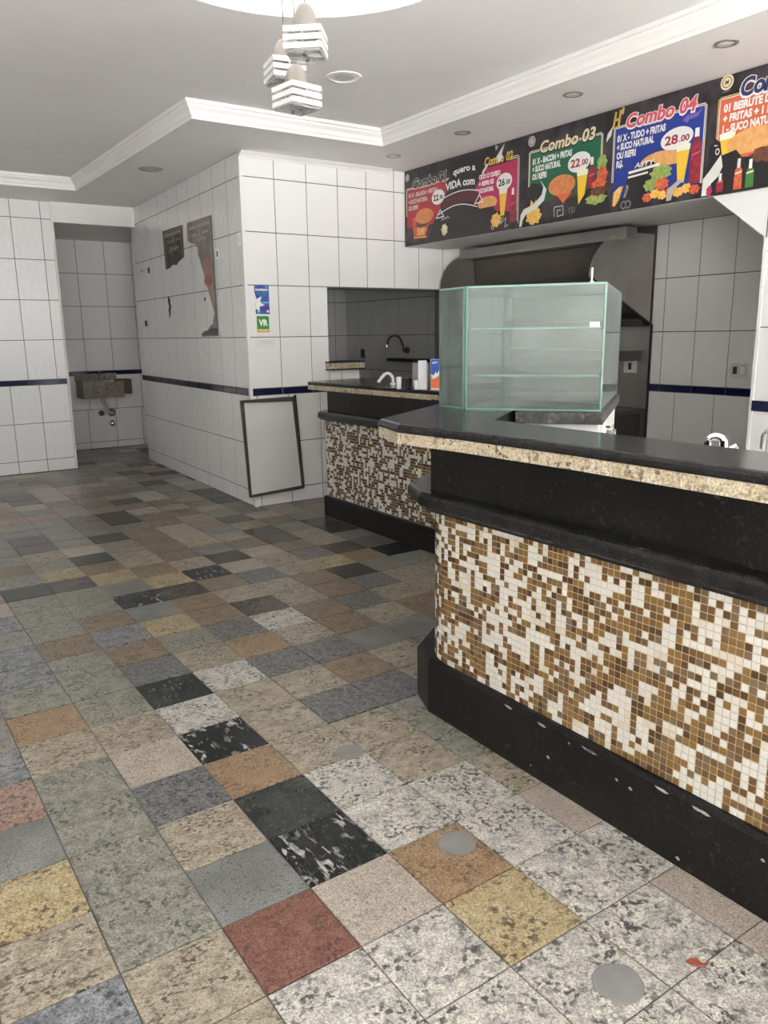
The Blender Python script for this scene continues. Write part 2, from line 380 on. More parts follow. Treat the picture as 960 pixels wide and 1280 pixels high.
# ------------------------------------------------------------ granite floor tiles
GR = {
 'W': granite('granite_white_speckled', (0.53, 0.505, 0.455), (0.36, 0.347, 0.325), (0.072, 0.072, 0.070), 26, 70, .58, rough=.30),
 'C': granite('granite_cream', (0.376, 0.328, 0.260), (0.256, 0.220, 0.168), (0.068, 0.056, 0.044), 22, 66, .56, rough=.30, stretch=(1, 1.5, 1)),
 'G': granite('granite_green_grey', (0.276, 0.268, 0.228), (0.192, 0.188, 0.160), (0.068, 0.068, 0.060), 24, 72, .52, rough=.30),
 'g': granite('granite_plain_grey', (0.136, 0.144, 0.136), (0.216, 0.224, 0.216), (0.096, 0.096, 0.088), 6, 90, .25, rough=.30),
 'B': granite('granite_black_green', (0.018, 0.022, 0.020), (0.040, 0.044, 0.040), (0.080, 0.080, 0.076), 14, 70, .2, rough=.22),
 'K': granite('granite_black_white_veined', (0.014, 0.014, 0.016), (0.016, 0.018, 0.020), (0.360, 0.352, 0.336), 10, 22, .40, rough=.22, stretch=(2.2, .9, 1), warp=1.2),
 'S': granite('granite_salt_pepper', (0.200, 0.200, 0.196), (0.096, 0.100, 0.104), (0.028, 0.030, 0.032), 50, 95, .62, rough=.30),
 'b': granite('granite_blue_grey', (0.264, 0.272, 0.280), (0.152, 0.160, 0.176), (0.048, 0.052, 0.060), 24, 60, .55, rough=.30),
 'P': granite('granite_pale_pink', (0.392, 0.344, 0.296), (0.344, 0.296, 0.252), (0.240, 0.204, 0.176), 14, 80, .30, rough=.32),
 'R': granite('granite_red', (0.152, 0.068, 0.050), (0.200, 0.100, 0.076), (0.072, 0.036, 0.029), 30, 80, .5, rough=.30),
 'r': granite('granite_rose', (0.272, 0.176, 0.140), (0.336, 0.248, 0.200), (0.112, 0.076, 0.068), 18, 55, .5, rough=.30),
 'Y': granite('granite_gold', (.34, .265, .145), (.42, .35, .22), (.10, .07, .045), 22, 62, .52, rough=.30),
 'O': granite('granite_orange_brown', (.25, .165, .098), (.31, .22, .14), (.12, .075, .045), 20, 72, .5, rough=.30),
 'T': granite('granite_tan', (0.240, 0.180, 0.120), (0.168, 0.128, 0.088), (0.064, 0.048, 0.036), 20, 66, .5, rough=.30),
 'D': granite('granite_dark_brown', (0.068, 0.056, 0.048), (0.096, 0.080, 0.068), (0.032, 0.028, 0.024), 12, 60, .4, rough=.26),
}
FM = {}
def frow(j, i0, s):
    for k_, c in enumerate(s): FM[(i0+k_, j)] = c
frow(-3, -3, 'GWCWPWWWP'); frow(-2, -2, 'bCGWWWWP'); frow(-1, -2, 'GWCWWYWWP'); frow(0, -2, 'CbCRPOWPC')
frow(1, -2, 'bCGgKWWCG'); frow(2, -2, 'rYGCBWCGg'); frow(3, -2, 'GgGSOCCGS'); frow(4, -2, 'brGPKCSSC')
frow(5, -2, 'GbCCWCCTCS'); frow(6, -2, 'TGOGBWSSgg'); frow(7, -2, 'bGGGSCOCTC'); frow(8, -2, 'GrbGTGSWTSC')
frow(9, -2, 'GgbTbYTDCTSC'); frow(10, -2, 'PbGGTgTCCTBg'); frow(11, -2, 'TGbGGKDTSCYT'); frow(12, -2, 'gGPGGgYKPCSD')
frow(13, -2, 'bGrBDYTCDPTC'); frow(14, -2, 'GCgGYTCTgTDC'); frow(15, -2, 'gGPTGBCTYCDg')
rf_ = random.Random(11)
PITX, PITY, FX0, FY0 = .2445, .2455, .341, 1.34
def project(P):
    d = Vector(P)-CAM; z = d.dot(fw)
    if z < .05: return None
    return (480+F_PX*d.dot(rv)/z, 640-F_PX*d.dot(uv)/z)
cells = []
for i in range(-14, 21):
    for j in range(-12, 38):
        x, y = FX0+PITX*i, FY0+PITY*j
        if x < -3.05 or x > 5.4 or y < -1.65 or y > 10.5: continue
        if y > 8.9 and x < 1.9: continue
        q = [project((x+a*PITX, y+b*PITY, 0)) for a, b in ((0, 0), (1, 0), (1, 1), (0, 1))]
        ar = 0
        if all(q) and any(-5 < p[0] < 965 and -5 < p[1] < 1285 for p in q):
            ar = abs(sum(q[t][0]*q[(t+1) % 4][1]-q[(t+1) % 4][0]*q[t][1] for t in range(4)))/2
            if x > 1.75 and y < 3.2: ar = 0        # under the bar
            if x > 3.0: ar *= .1
        cells.append((ar, i, j))
cells.sort(reverse=True)
def ftile(mb, x, y, w_, h_, dz, mi=0, seed=None):
    e = .0025; i = len(mb.v)
    for z, s in ((-.006, 0), (dz-.001, 0), (dz, e)):
        for a, b in ((-1, -1), (1, -1), (1, 1), (-1, 1)): mb.v.append((x+a*(w_/2-s), y+b*(h_/2-s), z))
    mb.f.append((i+8, i+9, i+10, i+11)); mb.m.append(mi)
    for s0 in (0, 4):
        for t in range(4): mb.f.append((i+s0+t, i+s0+(t+1) % 4, i+s0+4+(t+1) % 4, i+s0+4+t)); mb.m.append(mi)
keys = list(GR); FMESH = {}
rest = MB(); rest_seed = []
for n_, (ar, i, j) in enumerate(cells):
    c = FM.get((i, j)) or rf_.choice('GGGTTTTCCCSggggDWPPOTDDBrD')  # far picks weighted to darker stones, painting in the floor's light falloff
    x, y = FX0+PITX*(i+.5), FY0+PITY*(j+.5); dz = rf_.uniform(-.0006, .0006)
    if n_ < 300 and ar > 0:
        if c not in FMESH:
            t = MB(); ftile(t, 0, 0, PITX-.004, PITY-.004, 0)
            me = bpy.data.meshes.new('floor_tile'); me.from_pydata(t.v, [], t.f); me.materials.append(GR[c]); FMESH[c] = me
        o = bpy.data.objects.new('floor_tile', FMESH[c]); COL.objects.link(o); o.parent = floor; o.location = (x, y, dz)
        # turned by quarter turns as laid, square tiles nearly
    else:
        f0 = len(rest.f); ftile(rest, x, y, PITX-.004, PITY-.004, dz, keys.index(c)); rest_seed += [rf_.random()]*(len(rest.f)-f0)
ro = obj('floor_tiles_far', rest, [GR[k_] for k_ in keys], floor, kind='stuff', recalc=False)
at = ro.data.attributes.new('seed', 'FLOAT', 'FACE'); at.data.foreach_set('value', rest_seed)
# narrow pale cut pieces along the foot of the bar are the same tiles, cut by the plinth

PLUGM = mat('grey_cement', (.20, .20, .20), .65, mottle=(14, (.25, .25, .245), .6))
for (x, y, r, lb) in ((1.273, 2.104, .050, 'grey cement disc in the floor nearest the rounded end of the bar'),
                      (1.258, 1.505, .052, 'grey cement disc set in a tan floor tile, middle one of three'),
                      (1.234, .923, .056, 'largest grey cement disc in the speckled floor, nearest the viewer')):
    b = MB(); b.lathe((x, y, 0), [(r*(1+.0), .0005), (r*.99, .0022), (r*.9, .003)], 28)
    # rough outline
    b.v = [(x+(v[0]-x)*(1+.04*math.sin(5*math.atan2(v[1]-y, v[0]-x))), y+(v[1]-y)*(1+.03*math.sin(3*math.atan2(v[1]-y, v[0]-x)+1)), v[2]) for v in b.v]
    tag(obj('floor_patch', b, PLUGM), lb, 'floor patch', 'cement discs along the bar')
b = MB()
P = [(0, 0), (.012, .010), (.026, .012), (.036, .004), (.050, .006), (.040, -.006), (.022, -.008), (.010, -.007)]
b.face([(1.405+p[0]*math.cos(-.9)-p[1]*math.sin(-.9), .875+p[0]*math.sin(-.9)+p[1]*math.cos(-.9), .004+.004*(q % 3)/2) for q, p in enumerate(P)])
b.face([(v[0], v[1], .0015) for v in reversed(b.v[:8])])
for q in range(8): b.f.append((q, (q+1) % 8, 8+(7-(q+1) % 8), 8+(7-q))); b.m.append(0)
tag(obj('leaf_scrap', b, mat('red_brown_leaf', (.28, .07, .04), .7)), 'small red-brown scrap lying on the pale floor by the bar', 'litter')

# ------------------------------------------------------------ mosaic
MOS = [mat('mosaic_white', (.62, .61, .57), .18), mat('mosaic_ivory', (.58, .54, .45), .18), mat('mosaic_dark_brown', (.085, .046, .022), .15),
       mat('mosaic_brown', (.135, .075, .032), .15), mat('mosaic_gold_brown', (.20, .118, .042), .15), mat('mosaic_taupe', (.16, .112, .068), .15)]
MGR = mat('mosaic_grout', (.52, .40, .25), .7); MGR2 = mat('mosaic_grout_grey', (.45, .40, .33), .7)
def mosaic_pattern(nc, nr, seed):
    r = random.Random(seed); g = [[0]*nr for _ in range(nc)]
    for a in range(nc):
        for b in range(nr):
            t = r.random()
            if a and t < .13: g[a][b] = g[a-1][b] if g[a-1][b] < 2 or r.random() < .5 else r.choice((2, 3, 4, 4, 5))
            elif b and t < .32: g[a][b] = g[a][b-1] if g[a][b-1] < 2 or r.random() < .5 else r.choice((2, 3, 4, 4, 5))
            else: g[a][b] = r.choices((0, 1, 2, 3, 4, 5), (34, 5, 14, 16, 20, 11))[0]
    return g
def mtile(mb, c, U, N, h, mi, t=.003):
    """little glass tile: centre on the wall, U along, N outward"""
    Z = Vector((0, 0, 1)); c = Vector(c); i = len(mb.v); e = .0012
    for d, s in ((-.001, 0), (t*.6, 0), (t, e)):
        for a, b in ((-1, -1), (1, -1), (1, 1), (-1, 1)): mb.v.append(tuple(c+U*a*(h-s)+Z*b*(h-s)+N*d))
    mb.f.append((i+8, i+9, i+10, i+11)); mb.m.append(mi)
    for s0 in (0, 4):
        for q in range(4): mb.f.append((i+s0+q, i+s0+(q+1) % 4, i+s0+4+(q+1) % 4, i+s0+4+q)); mb.m.append(mi)

# ------------------------------------------------------------ front bar
WD = Vector((.81, .586)).normalized()          # direction of the short wing
def arc(c, r, a0, a1, n): return [(c[0]+r*math.cos(a0+(a1-a0)*i/n), c[1]+r*math.sin(a0+(a1-a0)*i/n)) for i in range(n+1)]
YS = -1.3                                      # the bar runs on behind the viewer
turn = math.atan2(WD.x, WD.y)                  # angle turned at the corner
RB = .20; cc = (1.70+RB, 2.10)
mos_path = [(1.70, YS), (1.70, 2.10)] + arc(cc, RB, math.pi, math.pi-turn, 10)[1:]
mend = Vector(mos_path[-1]); mos_path.append(tuple(mend+WD*.95))
bar = thing('bar_counter', 'long front bar counter with brown and white mosaic face and dark stone top', 'counter', (2.1, 1.2, 0))
# plinth
bp = [(1.67, YS), (1.675, 2.185), (1.732, 2.328)]; bp.append(tuple(Vector(bp[-1])+WD*1.0))
pl = MB(); pl.sweep(bp, [(0, 0), (0, .2), (-.012, .213), (-.06, .213), (-.3, .213), (-.3, 0)], closed_prof=True)
obj('plinth', pl, BLACKP, bar)
ZM0, ZM1 = .213, .776
NRM = 27; PM = (ZM1-ZM0)/NRM
mp_ = MB(); mp_.sweep(mos_path, [(0, ZM0-.01), (0, ZM1+.01), (-.25, ZM1+.01), (-.25, ZM0-.01)], closed_prof=True)
mpan = obj('mosaic_panel', mp_, MGR, bar)
# walk the path
seg = [(Vector(a), Vector(b)) for a, b in zip(mos_path, mos_path[1:])]
tot = sum((b-a).length for a, b in seg); S0 = 2.10-YS
def along(s):
    for a, b in seg:
        l = (b-a).length
        if s <= l+1e-6: d = (b-a)/l; return a+d*s, d
        s -= l
    return b, d
ncm = int(tot/PM); pat = mosaic_pattern(ncm, NRM, 5)
tl = []
for a in range(ncm):
    s = (a+.5)*PM; p, d = along(s)
    if S0 < s < S0+RB*turn:                    # on the round corner
        th = (s-S0)/RB; p = Vector((cc[0]-RB*math.cos(th), cc[1]+RB*math.sin(th))); d = Vector((math.sin(th), math.cos(th)))
    for b in range(NRM):
        z = ZM0+(b+.5)*PM; q = project((p.x, p.y, z))
        vis = q is not None and 0 < q[0] < 960 and s < S0+.35
        depth = (Vector((p.x, p.y, z))-CAM).dot(fw)
        tl.append((depth if vis else 99, a, b, p, d, z, s))
tl.sort(key=lambda t: t[0])
MM = {}; rest = MB(); off = Vector(bar.location)
for n_, (dp, a, b, p, d, z, s) in enumerate(tl):
    c = pat[a][b]; U = Vector((d.x, d.y, 0)); Nn = Vector((-d.y, d.x, 0)); h = PM/2-.0014
    if n_ < 300 and abs(d.x) < 1e-3:
        if c not in MM:
            t = MB(); mtile(t, (0, 0, 0), U, Nn, h, 0); me = bpy.data.meshes.new('mosaic_tile'); me.from_pydata(t.v, [], t.f); me.materials.append(MOS[c]); MM[c] = me
        o = bpy.data.objects.new('mosaic_tile', MM[c]); COL.objects.link(o); o.parent = mpan; o.location = Vector((p.x, p.y, z))-off
    else: mtile(rest, (p.x, p.y, z), U, Nn, h, c)
mr = obj('mosaic_tiles', rest, MOS, bar, kind='stuff', recalc=False); mr.parent = mpan
# bumper ledge, back panel, stone edge band, top
lp = [(1.655, YS), (1.650, 2.205), (1.732, 2.385)]; lp.append(tuple(Vector(lp[-1])+WD*.95))
lg = MB(); lg.sweep(lp, [(-.055, .772), (-.03, .778), (-.022, .79), (-.004, .80), (0, .812), (0, .832), (-.006, .843), (-.016, .848), (-.3, .848), (-.3, .772)], closed_prof=True)
obj('bumper_ledge', lg, BLACK, bar)
pp = [(1.72, YS), (1.72, 2.225), (1.75, 2.245)]; pp.append(tuple(Vector(pp[-1])+WD*.98))
pb = MB(); pb.sweep(pp, [(0, .84), (0, 1.05), (-.16, 1.05), (-.16, .84)], closed_prof=True)
obj('upper_panel', pb, BLACKP, bar)
tip = Vector((1.607, 2.392)); WD2 = Vector((.566, .36)).normalized()
front = [(1.61, YS), (1.613, .9), (1.612, 1.45), (1.585, 1.9), (1.548, 2.19), tuple(tip)]
far_ = tip+Vector((.566, .36))+WD*.62
back = [tuple(Vector((1.887, 2.075))+WD*1.0), (1.887, 2.075), (1.887, YS)]
outl = front+[tuple(tip+Vector((.566, .36))), tuple(far_)]
def plate(outl, back, z0, z1, inset=0.):
    s = MB()
    rows = [(0, z0)] if not inset else [(-inset*.25, z0), (0, z0+(z1-z0)*.3), (0, z0+(z1-z0)*.6), (-inset*.4, z1-.003), (-inset, z1)]
    if not inset: rows.append((0, z1))
    s.sweep(outl, rows); m_ = len(rows); n = len(outl)
    for kk, rev in ((0, True), (m_-1, False)):
        ring = [s.v[i*m_+kk] for i in range(n)] + [(b[0], b[1], rows[kk][1]) for b in back]
        s.face(ring if not rev else list(reversed(ring)))
    bb = [outl[-1]]+back+[outl[0]]
    for a, b in zip(bb, bb[1:]): s.face([(a[0], a[1], z0), (b[0], b[1], z0), (b[0], b[1], z1), (a[0], a[1], z1)])
    bm_v = s
    return bm_v
def fix(o):
    bm = bmesh.new(); bm.from_mesh(o.data); bmesh.ops.remove_doubles(bm, verts=bm.verts, dist=1e-5); bmesh.ops.triangulate(bm, faces=[f for f in bm.faces if len(f.verts) > 4])
    bmesh.ops.recalc_face_normals(bm, faces=bm.faces); bm.to_mesh(o.data); bm.free()
# edge band in separate lengths with visible joints
def band(lo, name='edge_band'):
    s = MB(); s.sweep(lo, [(0, 1.033), (0, 1.071), (-.06, 1.071), (-.06, 1.033)], closed_prof=True); return obj(name, s, BEIGE, bar)
def split(path, cuts):
    """cut a polyline at arc lengths"""
    out = []; cur = [Vector(path[0])]; s = 0; cuts = list(cuts)
    for a, b in zip(path, path[1:]):
        a = Vector(a); b = Vector(b); l = (b-a).length
        while cuts and s+l > cuts[0]:
            p = a+(b-a)*((cuts[0]-s)/l); cur.append(p); out.append(cur); cur = [p+(b-a).normalized()*.0015]; cuts.pop(0)
        cur.append(b); s += l
    out.append(cur); return out
for pc in split(outl, [1.8, 2.47, 3.08, 4.33]): band(pc)
tb = MB(); tb.prism([(1.66, YS), (1.885, YS), (1.885, 2.075)] + [tuple(Vector((1.887, 2.075))+WD*.98), tuple(far_-Vector((.05, .06)))] + [tuple(tip+Vector((.56, .30))), (1.64, 2.34), (1.61, 2.15), (1.66, 1.9)], 1.035, 1.072)
o = obj('top_core', tb, BLACKP, bar); fix(o)
o = obj('stone_top', plate(outl, back, 1.071, 1.10, .014), BLACK, bar); fix(o)
o.data.polygons.foreach_set('use_smooth', [False]*len(o.data.polygons))
# carcass behind the panels
cz = MB(); cz.prism([(1.74, YS), (1.87, YS), (1.87, 2.06), (2.5, 2.52), (2.4, 2.62), (1.86, 2.24), (1.74, 2.0)], .2, 1.03); o = obj('carcass', cz, DARKPL, bar); fix(o)

r_ = random.Random(3); mb = MB()
for q in range(16):
    y = r_.uniform(.8, 1.75); z = .213 if q < 9 else r_.uniform(.02, .2); l = r_.uniform(.006, .035) if q < 9 else r_.uniform(.003, .008)
    if q < 9: mb.face([(1.6722-.0006, y-l, .196), (1.6716, y-l*.3, .201), (1.6716, y+l, .1995), (1.6716, y+l*.5, .1935), (1.6716, y-l*.5, .1915)])
    else: mb.face([(1.6700, y-l, z), (1.6700, y, z+l), (1.6700, y+l*1.2, z+l*.2), (1.6700, y, z-l*.6)])
obj('paint_chips', mb, mat('worn_chips', (.42, .40, .37), .7), bar, kind='stuff', recalc=False)
# ------------------------------------------------------------ rear serving counter by the tiled block
bar2 = thing('serving_counter', 'rear serving counter with small mosaic face and stone top against the tiled block', 'counter', (3.3, 4.5, 0))
b = MB(); b.box((3.03, 3.45, 0), (3.5, 5.30, .165)); b.v = b.v; obj('plinth', b, BLACKP, bar2, bevel=.008)
b = MB(); b.box((3.06, 3.45, .16), (3.5, 5.29, .765)); mp2 = obj('mosaic_panel', b, MGR2, bar2)
P2 = .0205; nc, nr = int(1.84/P2), 29; pat = mosaic_pattern(nc, nr, 9); rest = MB()
for a in range(nc):
    for q in range(nr): mtile(rest, (3.06, 5.288-(a+.5)*P2, .167+(q+.5)*P2), Vector((0, 1, 0)), Vector((-1, 0, 0)), P2/2-.0016, pat[a][q])
o = obj('mosaic_tiles', rest, MOS, bar2, kind='stuff', recalc=False); o.parent = mp2
b = MB(); b.sweep([(3.0, 3.45), (3.0, 5.30), (3.05, 5.36), (3.5, 5.36)], [(-.06, .755), (-.02, .765), (0, .785), (0, .815), (-.012, .828), (-.3, .828), (-.3, .755)], closed_prof=True)
obj('bumper_ledge', b, BLACK, bar2)
b = MB(); b.box((3.10, 3.45, .82), (3.5, 5.32, .99)); obj('upper_panel', b, BLACKP, bar2)
t2 = [(3.14, 3.45), (3.10, 4.0), (3.03, 5.50), (3.06, 5.55), (3.47, 5.60)]
b = MB(); b.sweep(t2, [(0, .985), (0, 1.02), (-.25, 1.02), (-.25, .985)], closed_prof=True); obj('edge_band', b, BEIGE, bar2)
o = obj('stone_top', plate(t2, [(3.75, 5.60), (3.75, 3.45)], 1.02, 1.045, .012), BLACK, bar2); fix(o)
# stone sill on the low wall of the hatch
b = MB(); b.box((3.445, 5.86, 1.115), (3.80, 6.12, 1.17)); s_ = obj('sill', b, [BEIGE], bevel=.006)
tag(s_, 'short speckled stone sill on the low tiled wall of the hatch', 'sill')
b = MB(); b.box((3.44, 5.855, 1.165), (3.805, 6.125, 1.178)); obj('dark_strip', b, DARKPL, s_)
b = MB(); b.box((3.442, 5.857, 1.105), (3.803, 6.123, 1.117)); obj('dark_strip', b, DARKPL, s_)

# ------------------------------------------------------------ glass cases on the bar
GF = Vector((2.063, 2.436)); GWD = Vector((.6, -.8)); GD = WD
GZ0, GZ1 = 1.1005, 1.578
def pane(mb, a, b, z0, z1, t=.008, n=None):
    """upright sheet from a to b (2-D); broad faces clear, edges green"""
    a = Vector(a); b = Vector(b); d = (b-a).normalized(); n = Vector((-d.y, d.x))*t/2
    q = [a-n, b-n, b+n, a+n]; i = len(mb.v)
    mb.v += [(p.x, p.y, z0) for p in q]+[(p.x, p.y, z1) for p in q]
    mb.f += [(i, i+1, i+5, i+4), (i+2, i+3, i+7, i+6), (i+1, i+2, i+6, i+5), (i+3, i, i+4, i+7), (i+3, i+2, i+1, i), (i+4, i+5, i+6, i+7)]
    mb.m += [0, 0, 1, 1, 1, 1]
def sheet(mb, poly, z, t=.008):
    n = len(poly); i = len(mb.v)
    mb.v += [(p[0], p[1], z) for p in poly]+[(p[0], p[1], z+t) for p in poly]
    mb.f += [tuple(i+k for k in reversed(range(n))), tuple(i+n+k for k in range(n))]; mb.m += [0, 0]
    for k in range(n): q = (k+1) % n; mb.f.append((i+k, i+q, i+n+q, i+n+k)); mb.m.append(1)
GM = [GLASS, GEDGE]
def vit(root, A, B, D, L, shelves, sm=GM, fm=GM, st=.007):
    """glass box: A,B front corners (left,right seen from the front), D depth direction"""
    A = Vector(A); B = Vector(B); A2 = A+D*L; B2 = B+D*L; f = (B-A).normalized()
    for nm, p, q in (('front_pane', A, B), ('side_pane', A, A2), ('side_pane', B, B2), ('back_pane', A2, B2)):
        e = (q-p).normalized()*.006
        mb = MB(); pane(mb, p+e, q-e, GZ0+.009, GZ1-.009); obj(nm, mb, fm, root)
    poly = [A, B, B2, A2]
    mb = MB(); sheet(mb, poly, GZ0); obj('floor_pane', mb, GM, root)
    mb = MB(); sheet(mb, poly, GZ1-.008); obj('top_pane', mb, GM, root)
    g = .012 if st < .01 else .0075; ip = [A+f*g+D*g, B-f*g+D*g, B2-f*g-D*g, A2+f*g-D*g]
    for z in shelves:
        mb = MB(); sheet(mb, ip, z, st); obj('shelf', mb, sm, root)
    # polished corner edges and small clips
    for p in (A, B, A2, B2):
        mb = MB(); mb.obox((p.x, p.y, (GZ0+GZ1)/2), Vector((f.x, f.y, 0))*.0028, Vector((D.x, D.y, 0))*.0028, Vector((0, 0, (GZ1-GZ0)/2))); obj('corner_edge', mb, GEDGE, root)
gc = thing('glass_display_case', 'large clear glass display case with two shelves overhanging the end of the front bar', 'display case', (2.6, 2.6, GZ0))
GB = GF+GWD*.522
vit(gc, GF, GB, GD, .92, (1.232, 1.411))
mb = MB(); c_ = GB-GWD*.035-GD*.006; mb.obox((c_.x, c_.y, 1.425), Vector((GWD.x, GWD.y, 0))*.018, Vector((GD.x, GD.y, 0))*.0012, Vector((0, 0, .009))); obj('price_tag', mb, WHITEPL, gc, label='small white tag')
mb = MB(); c_ = GB-GWD*.055+GD*.02; mb.lathe((c_.x, c_.y, GZ1), [(.009, 0), (.009, .004), (.004, .006), (.004, .045), (.005, .046), (.005, .052)], 12); obj('pin', mb, CHROME, gc, smooth=True, label='upright metal pin on top')
g2 = thing('glass_display_case', 'narrow glass display case at the tip of the bar, left of the large case', 'display case', (2.5, 2.9, GZ0))
AL = Vector((2.074, 2.622)); d_ = (AL-GF).normalized()
vit(g2, AL, GF+d_*.016, GD, .75, (1.232, 1.411), [GLASS, mat('dark_glass_edge', (.02, .035, .03), .3)], [glass('glare_glass', (.95, .985, .97), .12, (.72, .84, .80)), GEDGE], .014)  # upright panes get more of the painted-in pale reflection
# dark stone slab and the white unit carrying the case behind the bar
sb = Vector((2.129, 2.356)); nW = Vector((.586, -.81))
slabp = [GF+GWD*.09-GD*.012+GD*.07, GB-GD*.012+GWD*.012, GB+GD*.99+GWD*.012, GF+GWD*.09+GD*.99]
# keep clear of the bar wing
wline = Vector((1.887, 2.075)); nn = Vector((WD.y, -WD.x))
def clear(p, m=.012):
    d = (Vector(p)-wline).dot(nn); return Vector(p)+nn*(m-d) if d < m else Vector(p)
f0 = clear(slabp[0]-GD*.08); slabp = [f0, slabp[1], slabp[2], clear(slabp[3])]
mb = MB(); mb.prism([tuple(p) for p in slabp], 1.052, 1.0985)
sl_ = obj('stone_slab', mb, granite('black_granite_speckled', (.05, .05, .05), (.08, .08, .075), (.15, .14, .13), 20, 60, .4, rough=.35), bevel=.004)
tag(sl_, 'dark speckled stone slab under the large glass case', 'slab')
cw = sum((p for p in slabp), Vector((0, 0)))/4
inner = [cw+(p-cw)*.90 for p in slabp]
wu = thing('white_cabinet', 'white undercounter unit beneath the dark slab with chrome catch', 'cabinet', (cw.x, cw.y, 0))
mb = MB(); mb.prism([tuple(p) for p in inner], .08, 1.052); obj('body', mb, WHITEPL, wu, bevel=.006)
mb = MB(); mb.prism([tuple(cw+(p-cw)*.8) for p in slabp], 0, .08); obj('plinth', mb, DARKPL, wu)
b1, b2 = inner[1], inner[2]; e_ = (b2-b1).normalized(); o_ = Vector((e_.y, -e_.x))
mb = MB()
for q, w_ in ((.03, .022), (.085, .014)):
    c_ = b1+e_*q+o_*.008; mb.obox((c_.x, c_.y, .95), Vector((e_.x, e_.y, 0))*w_, Vector((o_.x, o_.y, 0))*.008, Vector((0, 0, .10)))
obj('door_frame', mb, WHITEPL, wu, bevel=.002)
mb = MB(); c_ = b1+e_*.30; mb.tube([(c_.x, c_.y, 1.0), (c_.x+o_.x*.03, c_.y+o_.y*.03, 1.0)], .010, 10); mb.tube([(c_.x+o_.x*.03, c_.y+o_.y*.03, 1.0), (c_.x+o_.x*.035, c_.y+o_.y*.035, 1.0)], .017, 12); obj('catch', mb, CHROME, wu, smooth=True)
mb = MB(); c_ = b1+e_*.42+o_*.02; mb.obox((c_.x, c_.y, .93), Vector((e_.x, e_.y, 0))*.03, Vector((o_.x, o_.y, 0))*.018, Vector((0, 0, .05))); obj('hinge_box', mb, STEEL, wu, bevel=.003)

# ------------------------------------------------------------ inner worktop with taps behind the front bar
iw = thing('inner_worktop', 'low steel worktop hidden behind the front bar under the taps', 'worktop', (2.2, .6, 0))
mb = MB(); mb.box((1.95, -1.2, .86), (2.40, 1.62, .90)); obj('top', mb, STEEL, iw, bevel=.004)
mb = MB(); mb.box((1.98, -1.2, .1), (2.37, 1.6, .86)); obj('body', mb, STEELD, iw)
mb = MB(); mb.box((2.0, -1.2, 0), (2.35, 1.58, .1)); obj('plinth', mb, DARKPL, iw)
def gooseneck(root, base, h, reach, d, r=.011, n=14, m=CHROME, flat=1.):
    """tap: body, arched spout"""
    b = Vector(base); d = Vector((*d, 0)).normalized()
    mb = MB(); mb.lathe(b, [(r*2.0, 0), (r*2.0, .006), (r*1.5, .012), (r*1.35, .05), (r*1.1, .055)], 16); obj('tap_body', mb, m, root, smooth=True)
    R = reach/2; pts = [b+Vector((0, 0, .05)), b+Vector((0, 0, h-R))]
    for q in range(1, n): t = math.pi*q/n; pts.append(b+Vector((0, 0, h-R))+d*(R-R*math.cos(t))+Vector((0, 0, R*flat*math.sin(t))))
    pts.append(b+d*reach+Vector((0, 0, h-R-.03)))
    mb = MB(); mb.tube(pts, r, 12); obj('spout', mb, m, root, smooth=True)
t1 = thing('tap', 'chrome arched tap showing above the front bar before the grey tiled wall', 'tap', (2.2, 1.44, .90))
gooseneck(t1, (2.2, 1.44, .90), .178, .046, (.5, -.85), r=.013)
mb = MB(); mb.tube([(2.2, 1.44, .95), (2.24, 1.395, 1.03)], .006, 8); mb.tube([(2.236, 1.40, 1.03), (2.255, 1.375, 1.05)], .010, 10); obj('lever', mb, CHROME, t1, smooth=True)
t2_ = thing('tap', 'grey metal tap cut by the right edge, before the white pier', 'tap', (2.2, 1.20, .90))
gooseneck(t2_, (2.2, 1.20, .90), .22, .055, (-.5, .85), r=.007, m=STEEL)

# ------------------------------------------------------------ things on the rear serving counter
t3 = thing('tap', 'white curved kitchen tap on the rear serving counter', 'tap', (3.27, 4.675, 1.045))
b_ = Vector((3.27, 4.675, 1.045)); mb = MB(); mb.lathe(b_, [(.022, 0), (.022, .012), (.014, .018)], 16); obj('tap_body', mb, WHITEPL, t3, smooth=True)
rx = Vector((rv.x, rv.y, 0)).normalized()
pts = [b_+Vector((0, 0, .01)), b_+Vector((0, 0, .045)), b_-rx*.012+Vector((0, 0, .07)), b_-rx*.035+Vector((0, 0, .083)), b_-rx*.06+Vector((0, 0, .075)), b_-rx*.085+Vector((0, 0, .045)), b_-rx*.105+Vector((0, 0, .02))]
mb = MB(); mb.tube(pts, .012, 12); obj('spout', mb, WHITEPL, t3, smooth=True)
def carton(nm, label, cat, c, sx, sy, h, m, ang=0.6):
    d = Vector((math.cos(ang), -math.sin(ang), 0)); e = Vector((math.sin(ang), math.cos(ang), 0))
    mb = MB(); mb.obox((c[0], c[1], c[2]+h/2), d*sx/2, e*sy/2, Vector((0, 0, h/2))); return mb, d, e
AN = .585
mb, d, e = carton('x', '', '', (3.172, 4.045, 1.0455), .075, .05, .195, None, AN)
dt = thing('detergent_box', 'white, blue and orange-red printed carton beside the glass case on the rear counter', 'box', (3.172, 4.045, 1.0455))
obj('carton', mb, WHITEPL, dt, bevel=.002)
FN = -e
def face_poly(name, c, d, pts, off, m, root, N=None):
    N = N or FN; mb = MB(); mb.face([Vector(c)+d*p[0]+Vector((0, 0, p[1]))+N*off for p in pts]); return obj(name, mb, m, root, recalc=False)
fc = Vector((3.172, 4.045, 1.0455))-e*.025
BLU = mat('print_blue', (.03, .08, .42), .4); ORG = mat('print_orange_red', (.75, .16, .05), .4); LBL = mat('print_light_blue', (.35, .5, .85), .4)
